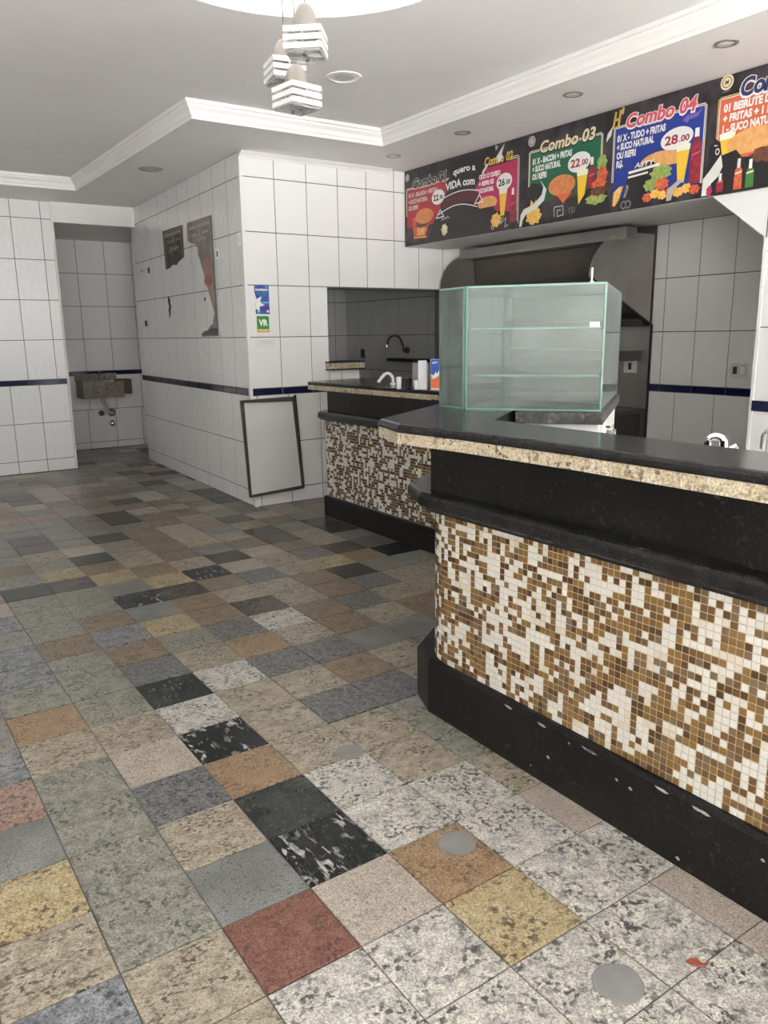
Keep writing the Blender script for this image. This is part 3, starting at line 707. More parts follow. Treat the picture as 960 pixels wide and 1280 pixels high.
face_poly('blue_print', fc, d, [(-.037, .10), (.037, .075), (.037, .193), (-.037, .193)], .0008, BLU, dt)
face_poly('red_print', fc, d, [(-.037, .012), (.037, .012), (.037, .075), (.01, .10), (-.015, .07), (-.037, .09)], .0009, ORG, dt)
face_poly('white_flash', fc, d, [(-.03, .07), (-.005, .12), (.0, .10), (.03, .15), (.012, .09), (-.002, .08)], .0014, WHITEPL, dt)
face_poly('light_print', fc, d, [(-.03, .165), (.005, .17), (.005, .182), (-.03, .178)], .0014, LBL, dt)
mb, d, e = carton('x', '', '', (3.13, 4.14, 1.0455), .055, .06, .185, None, AN)
tag(obj('plain_carton', mb, mat('white_card', (.74, .75, .80), .5), bevel=.002), 'plain white upright carton left of the printed carton', 'box')
mb, d, e = carton('x', '', '', (3.215, 4.275, 1.0455), .105, .06, .165, None, AN)
tag(obj('grey_carton', mb, mat('grey_card', (.30, .29, .28), .6), bevel=.003), 'grey box behind the small cups on the rear counter', 'box')
for (x, y, lb, h, mm) in ((3.045, 4.285, 'small white cup left of the dark cup on the rear counter', .078, WHITEPL), (3.10, 4.255, 'small dark cup between two white ones', .07, DARKPL), (3.095, 4.155, 'small white cup before the plain white carton', .06, WHITEPL)):
    mb = MB(); mb.lathe((x, y, 1.0455), [(.016, 0), (.020, h), (.017, h), (.014, .006)], 16); tag(obj('cup', mb, mm, smooth=True), lb, 'cup')

# ------------------------------------------------------------ back kitchen: gooseneck tap, dark shelf, sockets
t4 = thing('wall_tap', 'dark gooseneck wall tap on the shaded kitchen tiles seen through the hatch', 'tap', (5.38, 7.40, 1.20))
mb = MB(); mb.tube([(5.396, 7.40, 1.22), (5.36, 7.40, 1.22)], .035, 14); mb.tube([(5.37, 7.40, 1.22), (5.33, 7.40, 1.22)], .018, 10); obj('wall_flange', mb, STEELD, t4, smooth=True)
pts = [(5.335, 7.40, 1.215), (5.33, 7.42, 1.29)] + [(5.33-.02*q/8, 7.435+.125-.125*math.cos(math.pi*q/8), 1.30+.085*math.sin(math.pi*q/8)) for q in range(9)] + [(5.30, 7.69, 1.265)]
mb = MB(); mb.tube(pts, .013, 10); obj('spout', mb, STEELD, t4, smooth=True)
mb = MB(); mb.tube([(5.30, 7.69, 1.285), (5.30, 7.69, 1.25)], .017, 10); mb.tube([(5.335, 7.40, 1.24), (5.333, 7.41, 1.28)], .016, 10); obj('chrome_sleeve', mb, CHROME, t4, smooth=True)
mb = MB(); mb.box((5.20, 6.55, 1.10), (5.395, 7.55, 1.135)); tag(obj('wall_shelf', mb, BLACK), 'black stone ledge on the kitchen wall below the dark tap', 'ledge')
def socket(name, label, c, U, N, w_, h_, holes=2, m=None, mh=None):
    """wall plate with toggles"""
    U = Vector(U); N = Vector(N); Z = Vector((0, 0, 1)); c = Vector(c); r = thing(name, label, 'socket' if 'socket' in name else 'switch', c)
    mb = MB(); mb.obox(c+N*.005, U*w_/2, N*.005, Z*h_/2); obj('plate', mb, m or WHITEPL, r, bevel=.002)
    for q in range(holes):
        x = 0 if holes == 1 else (-.22+.44*q)*w_
        mb = MB(); mb.obox(c+U*x+N*.011, U*w_*.12, N*.002, Z*h_*.26); obj('insert', mb, (mh if q == 0 else WHITEPL) or DARKPL, r)
    return r
CREAM = mat('cream_plastic', (.62, .58, .50), .4)
socket('wall_socket', 'cream double socket on the grey kitchen tiles by the pier', (5.395, 3.325, 1.11), (0, -1, 0), KN, .125, .10, 2, CREAM, DARKPL)
socket('wall_switch', 'white switch plate on the steel splashback right of the glass case', (5.378, 4.275, 1.118), (0, -1, 0), KN, .125, .105, 1, WHITEPL, DARKPL)
socket('wall_socket', 'small socket low on the dark tiles seen through the hatch', (5.395, 8.35, 1.17), (0, -1, 0), KN, .08, .11, 1, STEELD, DARKPL)
socket('wall_switch', 'small white switch right of the torn posters', Vector((2.74, 5.93, 0))+sU*.542+sN*.005+Vector((0, 0, 2.075)), tuple(-sU), tuple(sN), .085, .085, 1, WHITEPL, DARKPL)
socket('wall_switch', 'narrow white plate at the front corner of the tiled block', Vector((2.74, 5.93, 0))+sU*.065+sN*.005+Vector((0, 0, 2.143)), tuple(-sU), tuple(sN), .05, .10, 1, WHITEPL, CREAM)

# ------------------------------------------------------------ cooking recess: splashback, hood, shelf, hob
sp = thing('steel_splashback', 'grey steel sheet lining the cooking recess behind the glass case', 'splashback', (5.39, 5.0, .78))
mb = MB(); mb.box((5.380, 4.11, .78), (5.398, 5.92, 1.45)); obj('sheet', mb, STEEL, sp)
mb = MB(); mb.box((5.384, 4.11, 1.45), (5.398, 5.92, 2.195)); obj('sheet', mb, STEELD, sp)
mb = MB(); mb.box((5.384, 4.094, 0), (5.398, 4.11, 1.45)); tag(obj('edge_strip', mb, DARKPL), 'thin black upright strip between splashback and grey tiles', 'strip')
hood = thing('extractor_hood', 'grey and dark steel extractor hood with curved side plates over the cooking recess', 'hood', (5.0, 5.0, 1.45))
def hplate(y, t):
    XB = 5.378
    a = [(4.635, 1.755)]
    for q in range(0, 13):
        th = math.pi - (math.pi/2)*q/12
        a.append((5.09+.43*math.cos(th)*1.0, 1.80+.33*math.sin(th)))
    a = a[1:]; pts = a+[(XB, 2.13), (XB, 1.45), (4.66, 1.79)]
    mb = MB(); n = len(pts)
    mb.v = [(x, y, z) for x, z in pts]+[(x, y+t, z) for x, z in pts]
    mb.f = [tuple(range(n)), tuple(reversed(range(n, 2*n)))]+[(k, (k+1) % n, n+(k+1) % n, n+k) for k in range(n)]; mb.m = [0]*len(mb.f); return mb
for y, t in ((4.115, .012), (5.88, .012)):
    o = obj('side_plate', hplate(y, t), STEEL, hood); fix(o)
mb = MB(); mb.box((4.90, 4.00, 2.065), (5.02, 5.90, 2.148)); obj('front_beam', mb, STEEL, hood)
mb = MB(); mb.box((5.02, 4.13, 2.06), (5.37, 5.87, 2.075)); obj('hood_top', mb, STEELD, hood)
mb = MB()
pr_ = []
for q in range(9):
    t = math.pi/2*q/8; pr_.append((5.36-.30*math.sin(t), 1.50+.56*(1-math.cos(t))+.0))
for (xa, za), (xb, zb) in zip(pr_, pr_[1:]): mb.face([(xa, 4.13, za), (xb, 4.13, zb), (xb, 5.87, zb), (xa, 5.87, za)])
obj('baffle', mb, STEELD, hood, smooth=True, recalc=False)
mb = MB(); mb.tube([(4.66, 4.108, 1.785), (5.37, 4.108, 1.452)], .013, 8); obj('bottom_rim', mb, DARKPL, hood)
mb = MB(); mb.box((5.30, 4.12, 1.435), (5.378, 5.88, 1.475)); obj('grease_gutter', mb, DARKPL, hood)
sh = thing('wall_shelf', 'dark steel box shelf on the splashback below the hood', 'shelf', (5.3, 4.9, 1.2))
mb = MB(); mb.box((5.18, 4.16, 1.245), (5.378, 5.75, 1.26)); obj('shelf_board', mb, STEEL, sh)
mb = MB(); mb.box((5.20, 4.18, 1.165), (5.378, 5.75, 1.244)); obj('shelf_body', mb, STEELD, sh)
hb = thing('cooking_range', 'black range standing in the recess right of the glass case', 'cooker', (5.08, 5.0, 0))
mb = MB(); mb.box((4.80, 4.14, .08), (5.37, 5.86, .74)); obj('body', mb, mat('black_enamel', (.03, .028, .027), .3), hb, bevel=.01)
mb = MB(); mb.box((4.78, 4.12, .74), (5.376, 5.88, .775)); obj('hob_top', mb, STEELD, hb, bevel=.004)
mb = MB(); mb.box((4.86, 4.2, 0), (5.3, 5.8, .08)); obj('plinth', mb, DARKPL, hb)
for q in range(4):
    mb = MB(); mb.tube([(4.80, 4.45+.34*q, .68), (4.775, 4.45+.34*q, .68)], .02, 12); obj('knob', mb, DARKPL, hb)

# ------------------------------------------------------------ granite wash basin in the passage
ws = thing('wash_basin', 'speckled stone wash basin on the back wall of the passage', 'basin', (2.75, 10.3, .86))
GRB = granite('granite_basin', (.30, .27, .22), (.22, .20, .16), (.09, .08, .07), 10, 40, .5, rough=.45)
GRP = granite('granite_basin_pink', (.33, .25, .20), (.27, .21, .17), (.12, .10, .08), 10, 40, .4, rough=.45)
mb = MB(); mb.box((2.45, 10.15, .668), (2.725, 10.175, .872)); obj('front_slab', mb, GRB, ws)
mb = MB(); mb.box((2.727, 10.15, .668), (2.95, 10.175, .872)); obj('front_slab', mb, GRP, ws, label='pinkish stone front')
mb = MB(); mb.box((2.45, 10.175, .668), (2.475, 10.495, .872)); obj('side_slab', mb, GRB, ws)
mb = MB(); mb.box((2.925, 10.175, .668), (2.95, 10.495, .872)); obj('side_slab', mb, GRB, ws)
mb = MB(); mb.box((2.475, 10.175, .668), (2.925, 10.495, .69)); obj('bottom_slab', mb, GRB, ws)
mb = MB(); mb.box((2.44, 10.465, .872), (2.96, 10.495, .96)); obj('upstand', mb, GRB, ws)
mb = MB(); mb.box((2.955, 10.25, .70), (3.08, 10.495, .885)); sb_ = obj('soap_shelf', mb, granite('granite_basin_dark', (.10, .085, .075), (.14, .12, .10), (.05, .05, .05), 10, 40, .4, rough=.4), ws)
t5 = thing('tap', 'small dark tap above the stone wash basin', 'tap', (2.735, 10.46, .90))
mb = MB(); mb.tube([(2.735, 10.462, .955), (2.735, 10.38, .955), (2.74, 10.36, .93), (2.74, 10.36, .90)], .011, 10); obj('spout', mb, STEEL, t5, smooth=True)
mb = MB(); mb.tube([(2.735, 10.42, .955), (2.735, 10.42, .985)], .007, 8); mb.box((2.715, 10.415, .982), (2.755, 10.425, .992)); obj('handle', mb, CHROME, t5)
pp_ = thing('waste_pipe', 'grey bent waste pipe under the wash basin', 'pipe', (2.76, 10.4, .55))
mb = MB(); mb.tube([(2.72, 10.34, .665), (2.725, 10.34, .62), (2.76, 10.35, .53), (2.80, 10.36, .47), (2.85, 10.40, .455), (2.87, 10.49, .455)], .022, 12); obj('pipe', mb, mat('grey_pvc', (.42, .42, .41), .45), pp_, smooth=True)
mb = MB(); mb.tube([(2.86, 10.47, .455), (2.862, 10.497, .455)], .05, 16); obj('flange', mb, STEELD, pp_)
va_ = thing('stop_valve', 'small dark stop valve left of the bent waste pipe', 'valve', (2.715, 10.46, .46))
mb = MB(); mb.tube([(2.715, 10.497, .46), (2.715, 10.42, .46)], .018, 12); obj('valve_body', mb, STEELD, va_, smooth=True)
mb = MB(); mb.tube([(2.715, 10.42, .46), (2.715, 10.405, .46)], .036, 14); obj('hand_wheel', mb, STEELD, va_)
mb = MB(); c_ = (2.86, 10.497, .315)
prof = [(.001, .055), (.02, .053), (.035, .042), (.044, .02), (.046, 0)]
lt_ = MB(); lt_.lathe((0, 0, 0), list(reversed(prof)), 18); lt_.v = [(c_[0]+x, c_[1]-z, c_[2]+y) for x, y, z in lt_.v]
tag(obj('valve_cap', lt_, CHROME, smooth=True), 'round chrome valve cap low on the passage wall under the basin', 'valve')
hk = Vector((2.74, 5.93, 0))+sU*2.607+sN*.005+Vector((0, 0, 2.09))
mb = MB(); mb.obox(hk+sN*.006, sU*.022, sN*.006, Vector((0, 0, .028))); tag(obj('wall_hook_plate', mb, STEELD, bevel=.004), 'small dark plate on the side wall left of the posters', 'plate')
dk_ = Vector((2.74, 5.93, 0))+sU*2.85+sN*.005+Vector((0, 0, 1.55))
mb = MB(); mb.obox(dk_+sN*.01, sU*.012, sN*.01, Vector((0, 0, .03))); tag(obj('wall_hook', mb, DARKPL), 'small dark hook near the passage end of the side wall', 'hook')
pl_ = Vector((2.74, 5.93, 0))+sU*2.85+sN*.005+Vector((0, 0, 2.1))
mb = MB(); mb.tube([pl_, pl_+sN*.03], .01, 8); mb.tube([pl_+sN*.03+Vector((0, 0, -.02)), pl_+sN*.045+Vector((0, 0, .03)), pl_+sN*.03+Vector((0, 0, .08))], .007, 8); tag(obj('wall_valve', mb, STEEL), 'faint metal valve high on the side wall by the passage', 'valve')

# ------------------------------------------------------------ framed white panel on the front of the block
fp = thing('framed_panel', 'white panel in a dark metal frame leaning on the tiled front of the block', 'panel', (2.9, 5.88, .11))
pc = [Vector((2.615, 5.86, .90)), Vector((3.105, 5.875, .905)), Vector((3.145, 5.845, .125)), Vector((2.64, 5.83, .11))]
nrm = (pc[1]-pc[0]).cross(pc[3]-pc[0]).normalized()
if nrm.y > 0: nrm = -nrm
cen = sum(pc, Vector())/4
def quad_block(q, back, front):
    mb = MB(); mb.v = [tuple(p+nrm*front) for p in q]+[tuple(p+nrm*back) for p in q]
    mb.f = [(0, 1, 2, 3), (7, 6, 5, 4)]+[(k, 4+k, 4+(k+1) % 4, (k+1) % 4) for k in range(4)]; mb.m = [0]*6; return mb
inn = [pc[0].lerp(pc[2], .028)+Vector((.008, 0, -.0)), pc[1].lerp(pc[3], .05), pc[2].lerp(pc[0], .035)+Vector((-.002, 0, 0)), pc[3].lerp(pc[1], .028)]
obj('board', quad_block(inn, -.012, .004), mat('dull_white_board', (.60, .61, .58), .35, mottle=(2, (.52, .53, .49), .6)), fp)
FRM = mat('dark_frame', (.09, .085, .08), .4, .4)
for a in range(4):
    b_2 = (a+1) % 4
    obj('frame_bar', quad_block([pc[a], pc[b_2], inn[b_2], inn[a]], -.018, .012), FRM, fp)
mb = MB(); mb.v = []; q = [pc[1], pc[2]]
rb_ = quad_block([pc[1]+Vector((-.004, 0, 0)), pc[1]+Vector((.022, .012, .012)), pc[2]+Vector((.016, .012, .008)), pc[2]+Vector((-.004, 0, 0))], -.018, .004)
obj('frame_edge', rb_, DARKPL, fp)

# ------------------------------------------------------------ pendants under the round recess
def pendant(pos, ang, label, group='pendant lamps under the round recess'):
    x, y, zt, zb = pos                         # top of bell, bottom of cage
    t = thing('pendant_lamp', label, 'pendant lamp', (x, y, zb), group)
    H_ = zt-zb; zc = zb+.090                 # cage takes the lower half
    mb = MB(); mb.tube([(x, y, zt), (x, y, 3.05)], .0022, 6); obj('wire', mb, STEELD, t)
    hb_ = zt-zc+.02; pr = [(.052, 0), (.050, hb_*.25), (.045, hb_*.5), (.036, hb_*.75), (.023, hb_*.93), (.010, hb_*.99), (.005, hb_)]
    mb = MB(); mb.lathe((x, y, zc-.02), pr, 24); obj('bell', mb, SATIN, t, smooth=True)
    c, s = math.cos(ang), math.sin(ang); A = Vector((c, s, 0)); B = Vector((-s, c, 0)); S = .066
    hh = .080
    for q in range(3):
        z = zb+.012+hh*(.12+.36*q)
        for (P_, Q_) in ((A, B), (B, A)):
            for sg in (-1, 1):
                mb = MB(); mb.obox(Vector((x, y, z))+P_*sg*S, P_*.006, Q_*(S+(.006 if P_ is A else -.006)), Vector((0, 0, .009))); obj('cage_slat', mb, WHITEPL, t)
    for a in (A, -A, B, -B):
        mb = MB(); mb.obox(Vector((x, y, zb+.012+hh*.48))+a*S*.985, a*.003, a.cross(Vector((0, 0, 1)))*.004, Vector((0, 0, hh*.42))); obj('cage_post', mb, CHROME, t)
    mb = MB(); mb.obox((x, y, zb+.004), A*S, B*S, Vector((0, 0, .003))); obj('glass_plate', mb, glass('frosted_glass', (.86, .87, .86), .22, (.8, .8, .8)) if 'frosted_glass' not in MATS else MATS['frosted_glass'], t)
    mb = MB(); mb.obox((x, y, zc-.012), A*S*.55, B*S*.55, Vector((0, 0, .006))); obj('lamp_plate', mb, WHITEPL, t)
    for a in (A*.9+B*.0, -A*.9):
        mb = MB(); mb.lathe((x+a.x*S*.5, y+a.y*S*.5, zb-.006), [(.004, 0), (.008, .003), (.008, .006)], 10); obj('screw', mb, STEELD, t)
FY = math.atan2(fw.y, fw.x)
pendant((1.625, 2.873, 2.612, 2.428), FY-.10, 'uppermost silver pendant lamp, its slatted white cage seen square on')
pendant((1.740, 3.265, 2.622, 2.446), FY+.42, 'rearmost silver pendant lamp, half hidden behind the other two')
pendant((1.685, 3.067, 2.466, 2.292), FY+.72, 'lowest silver pendant lamp, its slatted cage turned corner forward')

# ------------------------------------------------------------ ceiling fittings
rl = thing('round_ceiling_light', 'large round white recess glowing in the tray ceiling above the pendants', 'ceiling light', (RC.x, RC.y, 3.06))
mb = MB(); mb.lathe((RC.x, RC.y, 3.05), [(RR-.004, 0), (RR-.004, .012)], 64); obj('diffuser', mb, emit('lit_diffuser', (1, .99, .97), .6), rl)
mb = MB(); mb.lathe((RC.x, RC.y, TRAY), [(RR-.003, .002), (RR-.003, .17)], 64, cap=False); obj('recess_ring', mb, PAINT, rl, recalc=False)
spk = thing('ceiling_speaker', 'round white grille flush in the tray ceiling right of the pendants', 'speaker', (2.685, 4.306, TRAY))
mb = MB(); mb.lathe((2.685, 4.306, TRAY-.008), [(.105, .008), (.105, .002), (.088, 0), (.086, .004)], 32); obj('ring', mb, CEIL, spk, smooth=True)
mb = MB(); mb.lathe((2.685, 4.306, TRAY-.006), [(.082, .004), (.05, .001), (.001, 0)], 28); obj('grille', mb, mat('pale_grille', (.66, .645, .635), .6), spk, smooth=True)
for (x, y, lb) in ((3.825, 2.572, 'recessed downlight nearest the viewer above the menu banner'), (3.822, 3.566, 'second recessed downlight from the right above the menu banner'),
                   (3.848, 4.614, 'third recessed downlight above the menu banner'), (3.855, 5.466, 'farthest small downlight in the corner by the tiled block')):
    t = thing('downlight', lb, 'downlight', (x, y, SOF), 'recessed downlights above the banner')
    mb = MB(); mb.lathe((x, y, SOF-.006), [(.060, .006), (.058, .002), (.044, 0), (.040, .003)], 24, cap=False); obj('rim', mb, SATIN, t, smooth=True)
    mb = MB(); mb.lathe((x, y, SOF-.004), [(.040, .003), (.02, .001), (.001, 0)], 20); obj('lens', mb, mat('lamp_glass', (.92, .92, .9), .12), t, smooth=True)
t = thing('downlight', 'grey round downlight in the low ceiling above the side of the tiled block', 'downlight', (2.38, 6.90, SOF))
mb = MB(); mb.lathe((2.38, 6.90, SOF-.008), [(.105, .008), (.10, .002), (.085, 0), (.08, .004)], 28); obj('rim', mb, mat('greyed_metal', (.34, .32, .31), .4, .3), t, smooth=True)
mb = MB(); mb.lathe((2.38, 6.90, SOF-.006), [(.078, .004), (.001, 0)], 28); obj('lens', mb, mat('dull_lens', (.40, .39, .38), .3), t, smooth=True)

# ------------------------------------------------------------ flat print: banner, posters, stickers
DG = bpy.context.evaluated_depsgraph_get
TXT = {}
def text_mesh(s, bold, shear):
    k = (s, bold, shear)
    if k not in TXT:
        cu = bpy.data.curves.new('lettering', 'FONT'); cu.body = s; cu.offset = bold; cu.shear = shear; cu.resolution_u = 3; cu.fill_mode = 'FRONT'
        o = bpy.data.objects.new('lettering', cu); COL.objects.link(o); bpy.context.view_layer.update()
        me = o.evaluated_get(DG()).to_mesh()
        TXT[k] = ([tuple(v.co[:2]) for v in me.vertices], [tuple(p.vertices) for p in me.polygons])
        o.evaluated_get(DG()).to_mesh_clear(); bpy.data.objects.remove(o); bpy.data.curves.remove(cu)
    return TXT[k]
class Plane:
    """a flat surface: origin, right, normal; up is z"""
    def __init__(s, O, U, N, root): s.O = Vector(O); s.U = Vector(U).normalized(); s.N = Vector(N).normalized(); s.root = root
    def at(s, u, v, l): return s.O+s.U*u+Vector((0, 0, v))+s.N*(.0006*l)
    def poly(s, name, pts, l, m, label=None, parent=None):
        mb = MB(); mb.face([s.at(u, v, l) for u, v in pts])
        o = obj(name, mb, m, parent or s.root, recalc=False, label=label)
        bm = bmesh.new(); bm.from_mesh(o.data); bmesh.ops.triangulate(bm, faces=bm.faces)
        bm.normal_update()
        fl_ = [f for f in bm.faces if f.normal.dot(s.N) < 0]
        if fl_: bmesh.ops.reverse_faces(bm, faces=fl_)
        bm.to_mesh(o.data); bm.free(); return o
    def ell(s, name, u, v, a, b, l, m, rot=0, n=28, cut=None, wob=0, **k):
        pts = []
        for i in range(n):
            t = 2*math.pi*i/n; r = 1+wob*math.sin(7*t+u*9)+wob*.7*math.sin(11*t)
            x, y = a*r*math.cos(t), b*r*math.sin(t)
            if cut is not None: y = max(y, cut*b)
            pts.append((u+x*math.cos(rot)-y*math.sin(rot), v+x*math.sin(rot)+y*math.cos(rot)))
        return s.poly(name, pts, l, m, **k)
    def line(s, name, pts, w_, l, m, closed=False, **k):
        mb = MB(); P = [Vector(p) for p in pts]; n = len(P)
        for i in range(n if closed else n-1):
            a, b = P[i], P[(i+1) % n]; d = (b-a).normalized(); q = Vector((-d.y, d.x))*w_/2; e = d*w_*.45
            mb.face([s.at(*(a-e-q), l), s.at(*(b+e-q), l), s.at(*(b+e+q), l), s.at(*(a-e+q), l)])
        return obj(name, mb, m, k.get('parent') or s.root, recalc=False)
    def text(s, t, u, v, w_, h, l, m, bold=.03, shear=0, rise=0., arch=0., name='lettering'):
        vs, fs = text_mesh(t, bold, shear); xs = [p[0] for p in vs]; ys = [p[1] for p in text_mesh('H', bold, 0)[0]]
        bx = [p[0] for p in text_mesh(t, 0, shear)[0]]; x0_, x1_ = min(bx)-bold, max(bx)+bold; vs = [(max(x0_, min(x, x1_)), y) for x, y in vs]; yh = max(ys); mb = MB()
        for x, y in vs:
            q = (x-x0_)/(x1_-x0_)
            y = max(min(y, yh*1.3), -yh*.45); mb.v.append(tuple(s.at(u+q*w_, v+y/yh*h+rise*q+arch*(1-(2*q-1)**2), l)))
        mb.f = [tuple(f) for f in fs]; mb.m = [0]*len(fs)
        o = obj(name, mb, m, s.root, recalc=False)
        bm = bmesh.new(); bm.from_mesh(o.data); bm.normal_update(); fl_ = [f for f in bm.faces if f.normal.dot(s.N) < 0]
        if fl_: bmesh.ops.reverse_faces(bm, faces=fl_)
        bm.to_mesh(o.data); bm.free(); return o
def pm(name, c, **k): return mat('print_'+name, c, .38, **k)
I_BLK = pm('black', (.022, .019, .021)); I_SMK = pm('smoke', (.018, .015, .018), mottle=(7, (.075, .062, .072), .9))
I_WHT = pm('white', (.82, .81, .79)); I_CRM = pm('cream', (.78, .68, .44)); I_GLD = pm('gold', (.72, .50, .12)); I_RED = pm('red', (.43, .035, .05))
I_CRI = pm('crimson', (.46, .03, .11)); I_GRN = pm('green', (.015, .13, .07)); I_BLU = pm('royal_blue', (.02, .045, .29)); I_ORA = pm('orange', (.66, .14, .06))
I_PNK = pm('pink_red', (.72, .10, .13)); I_BUN = pm('bun', (.62, .20, .07), mottle=(40, (.72, .33, .10), .7)); I_BUL = pm('bun_light', (.78, .42, .16), mottle=(30, (.66, .28, .08), .7))
I_BEE = pm('beer', (.86, .55, .05)); I_FOM = pm('foam', (.88, .85, .70)); I_PAT = pm('patty', (.10, .04, .025), mottle=(60, (.22, .08, .05), .8)); I_LET = pm('lettuce', (.22, .36, .07), mottle=(50, (.50, .52, .20), .8))
I_TOM = pm('tomato', (.60, .07, .035), mottle=(50, (.72, .25, .10), .7)); I_FRI = pm('fries', (.80, .42, .06), mottle=(45, (.85, .60, .20), .9)); I_COL = pm('cola', (.24, .02, .035), mottle=(40, (.50, .05, .08), .6))
I_NAV = pm('navy', (.03, .035, .13)); I_PUR = pm('purple', (.20, .13, .42)); I_TEA = pm('torn_paper', (.72, .72, .70)); I_GRY = pm('grey_line', (.22, .20, .21)); I_MAR = pm('maroon', (.10, .015, .025)); I_GBT = pm('green_bottle', (.06, .22, .05))
I_DRD = pm('price_red', (.33, .03, .04)); I_WHD = pm('dim_white', (.55, .52, .50)); I_REM = pm('faded_red', (.36, .06, .06))
ban = thing('menu_banner', 'long black menu banner with coloured combo panels on the bulkhead', 'banner', (4.29, 3.6, 2.47))
mb = MB(); mb.box((4.286, 1.55, 2.152), (4.2955, 5.915, 2.774)); mb.v = [(x, y, z if z < 2.5 else 2.773) for x, y, z in mb.v]
obj('backing', mb, I_SMK, ban)
B = Plane((4.2855, 5.93, 0), (0, -1, 0), (-1, 0, 0), ban)
def panel(u0_, u1_, v0_, v1_, m, border, slant=0, right=True):
    B.poly('menu_panel', [(u0_, v0_), (u1_, v0_), (u1_, v1_-.012), (u1_-.012, v1_), (u0_+.012+slant, v1_), (u0_+slant, v1_-.012)], 1, m)
    g = .010
    pts = [(u0_+slant-g, v0_+.10), (u0_+slant-g, v1_), (u0_+slant+.004, v1_+g)] + [(u1_-.004, v1_+g), (u1_+g, v1_-.004), (u1_+g, v0_+.0)]
    B.line('panel_border', pts if right else pts[:4], .006, 2, border)
    pts2 = [(u0_+slant-.001, v0_+.10), (u0_+slant-.001, v1_-.004), (u0_+slant+.008, v1_+.001), (u1_-.006, v1_+.001), (u1_+.001, v1_-.008), (u1_+.001, v0_)]
    B.line('panel_border', pts2 if right else pts2[:4], .005, 2, I_WHT)
def title(t, u_, v_, w_, h, m_in, m_out, bold=.035):
    B.text(t, u_-.006, v_-.004, w_+.012, h+.008, 3, m_out, bold+.055, .18); B.text(t, u_, v_, w_, h, 4, m_in, bold, .18)
def price(t, c, u_, v_, a, b_, m, lv=5):
    B.ell('price_disc', u_, v_, a, b_, lv, I_WHT, rot=.05); B.text(t, u_-a*.74, v_-b_*.42, a*.82, b_*.80, lv+1, m, .03); B.text(c, u_+a*.16, v_-b_*.36, a*.62, b_*.55, lv+1, m, .03)
def lines(ts, u_, v_, ws, h=.039, dv=.0505, m=None, lv=4):
    for i, (t, w_) in enumerate(zip(ts, ws)): B.text(t, u_, v_-dv*i, w_, h, lv, m or I_WHT, .055, .05)
def beer(u_, v0_, v1_, w_, lvl=5):
    B.poly('beer_glass', [(u_-w_*.55, v0_), (u_+w_*.35, v0_), (u_+w_*.9, v1_-.03), (u_-w_*.9, v1_-.03)], lvl, I_BEE)
    B.poly('beer_foam', [(u_-w_*.9, v1_-.035), (u_+w_*.9, v1_-.035), (u_+w_, v1_-.005), (u_+w_*.4, v1_+.005), (u_-w_*.5, v1_), (u_-w_, v1_-.004)], lvl+.3, I_FOM)
def bottle(u_, v0_, v1_, w_, m, lvl=5):
    B.poly('bottle_print', [(u_-w_, v0_), (u_+w_, v0_), (u_+w_, v0_+(v1_-v0_)*.45), (u_+w_*.75, v0_+(v1_-v0_)*.55), (u_+w_, v0_+(v1_-v0_)*.62), (u_+w_*.4, v1_-.045), (u_-w_*.4, v1_-.045), (u_-w_, v0_+(v1_-v0_)*.62), (u_-w_*.75, v0_+(v1_-v0_)*.55), (u_-w_, v0_+(v1_-v0_)*.45)], lvl, m)
    B.poly('bottle_cap', [(u_-w_*.42, v1_-.048), (u_+w_*.42, v1_-.048), (u_+w_*.38, v1_), (u_-w_*.38, v1_)], lvl+.2, I_WHT)
    B.line('bottle_label', [(u_-w_*.7, v0_+(v1_-v0_)*.52), (u_+w_*.7, v0_+(v1_-v0_)*.56)], .010, lvl+.2, I_PNK if m is I_COL else I_CRM)
def logo(u_, v_, r, ch='', dim=False):
    B.ell('badge', u_, v_, r, r, 3, I_WHD if dim else I_CRM); B.ell('badge_ring', u_, v_, r*.72, r*.72, 3.4, I_BLK); B.ell('badge_disc', u_, v_, r*.62, r*.62, 3.8, I_WHD if dim else I_CRM)
    if ch: B.text(ch, u_-r*.30, v_-r*.28, r*.62, r*.55, 4.2, I_BLK, .02, .2)
def blob(name, u_, v_, a, b_, l, m, **k): return B.ell(name, u_, v_, a, b_, l, m, n=40, wob=.10, **k)
# combo 01
panel(.050, .640, 2.30, 2.615, I_RED, I_WHD, right=False)
title('Combo 01', .135, 2.618, .46, .072, I_BLK, I_WHD)
lines(['01 X - SALADA + FRITAS', '+ SUCO NATURAL', 'OU REFRI'], .075, 2.548, [.40, .27, .14], .034, .052, I_WHD)
price('22', '.90', .490, 2.500, .085, .058, I_BLK, 6.6)
B.poly('glass_print', [(.15, 2.215), (.32, 2.21), (.40, 2.38), (.13, 2.38)], 4, I_TOM); B.poly('glass_print', [(.19, 2.23), (.30, 2.225), (.34, 2.33), (.21, 2.33)], 4.4, I_BUL)
blob('patty_print', .27, 2.315, .09, .03, 4.7, I_PAT); B.ell('bun_print', .30, 2.375, .125, .062, 5, I_BUN); B.line('glass_rim', [(.155, 2.212), (.33, 2.205)], .012, 4.8, I_BUL)
logo(.057, 2.715, .030, '', True)
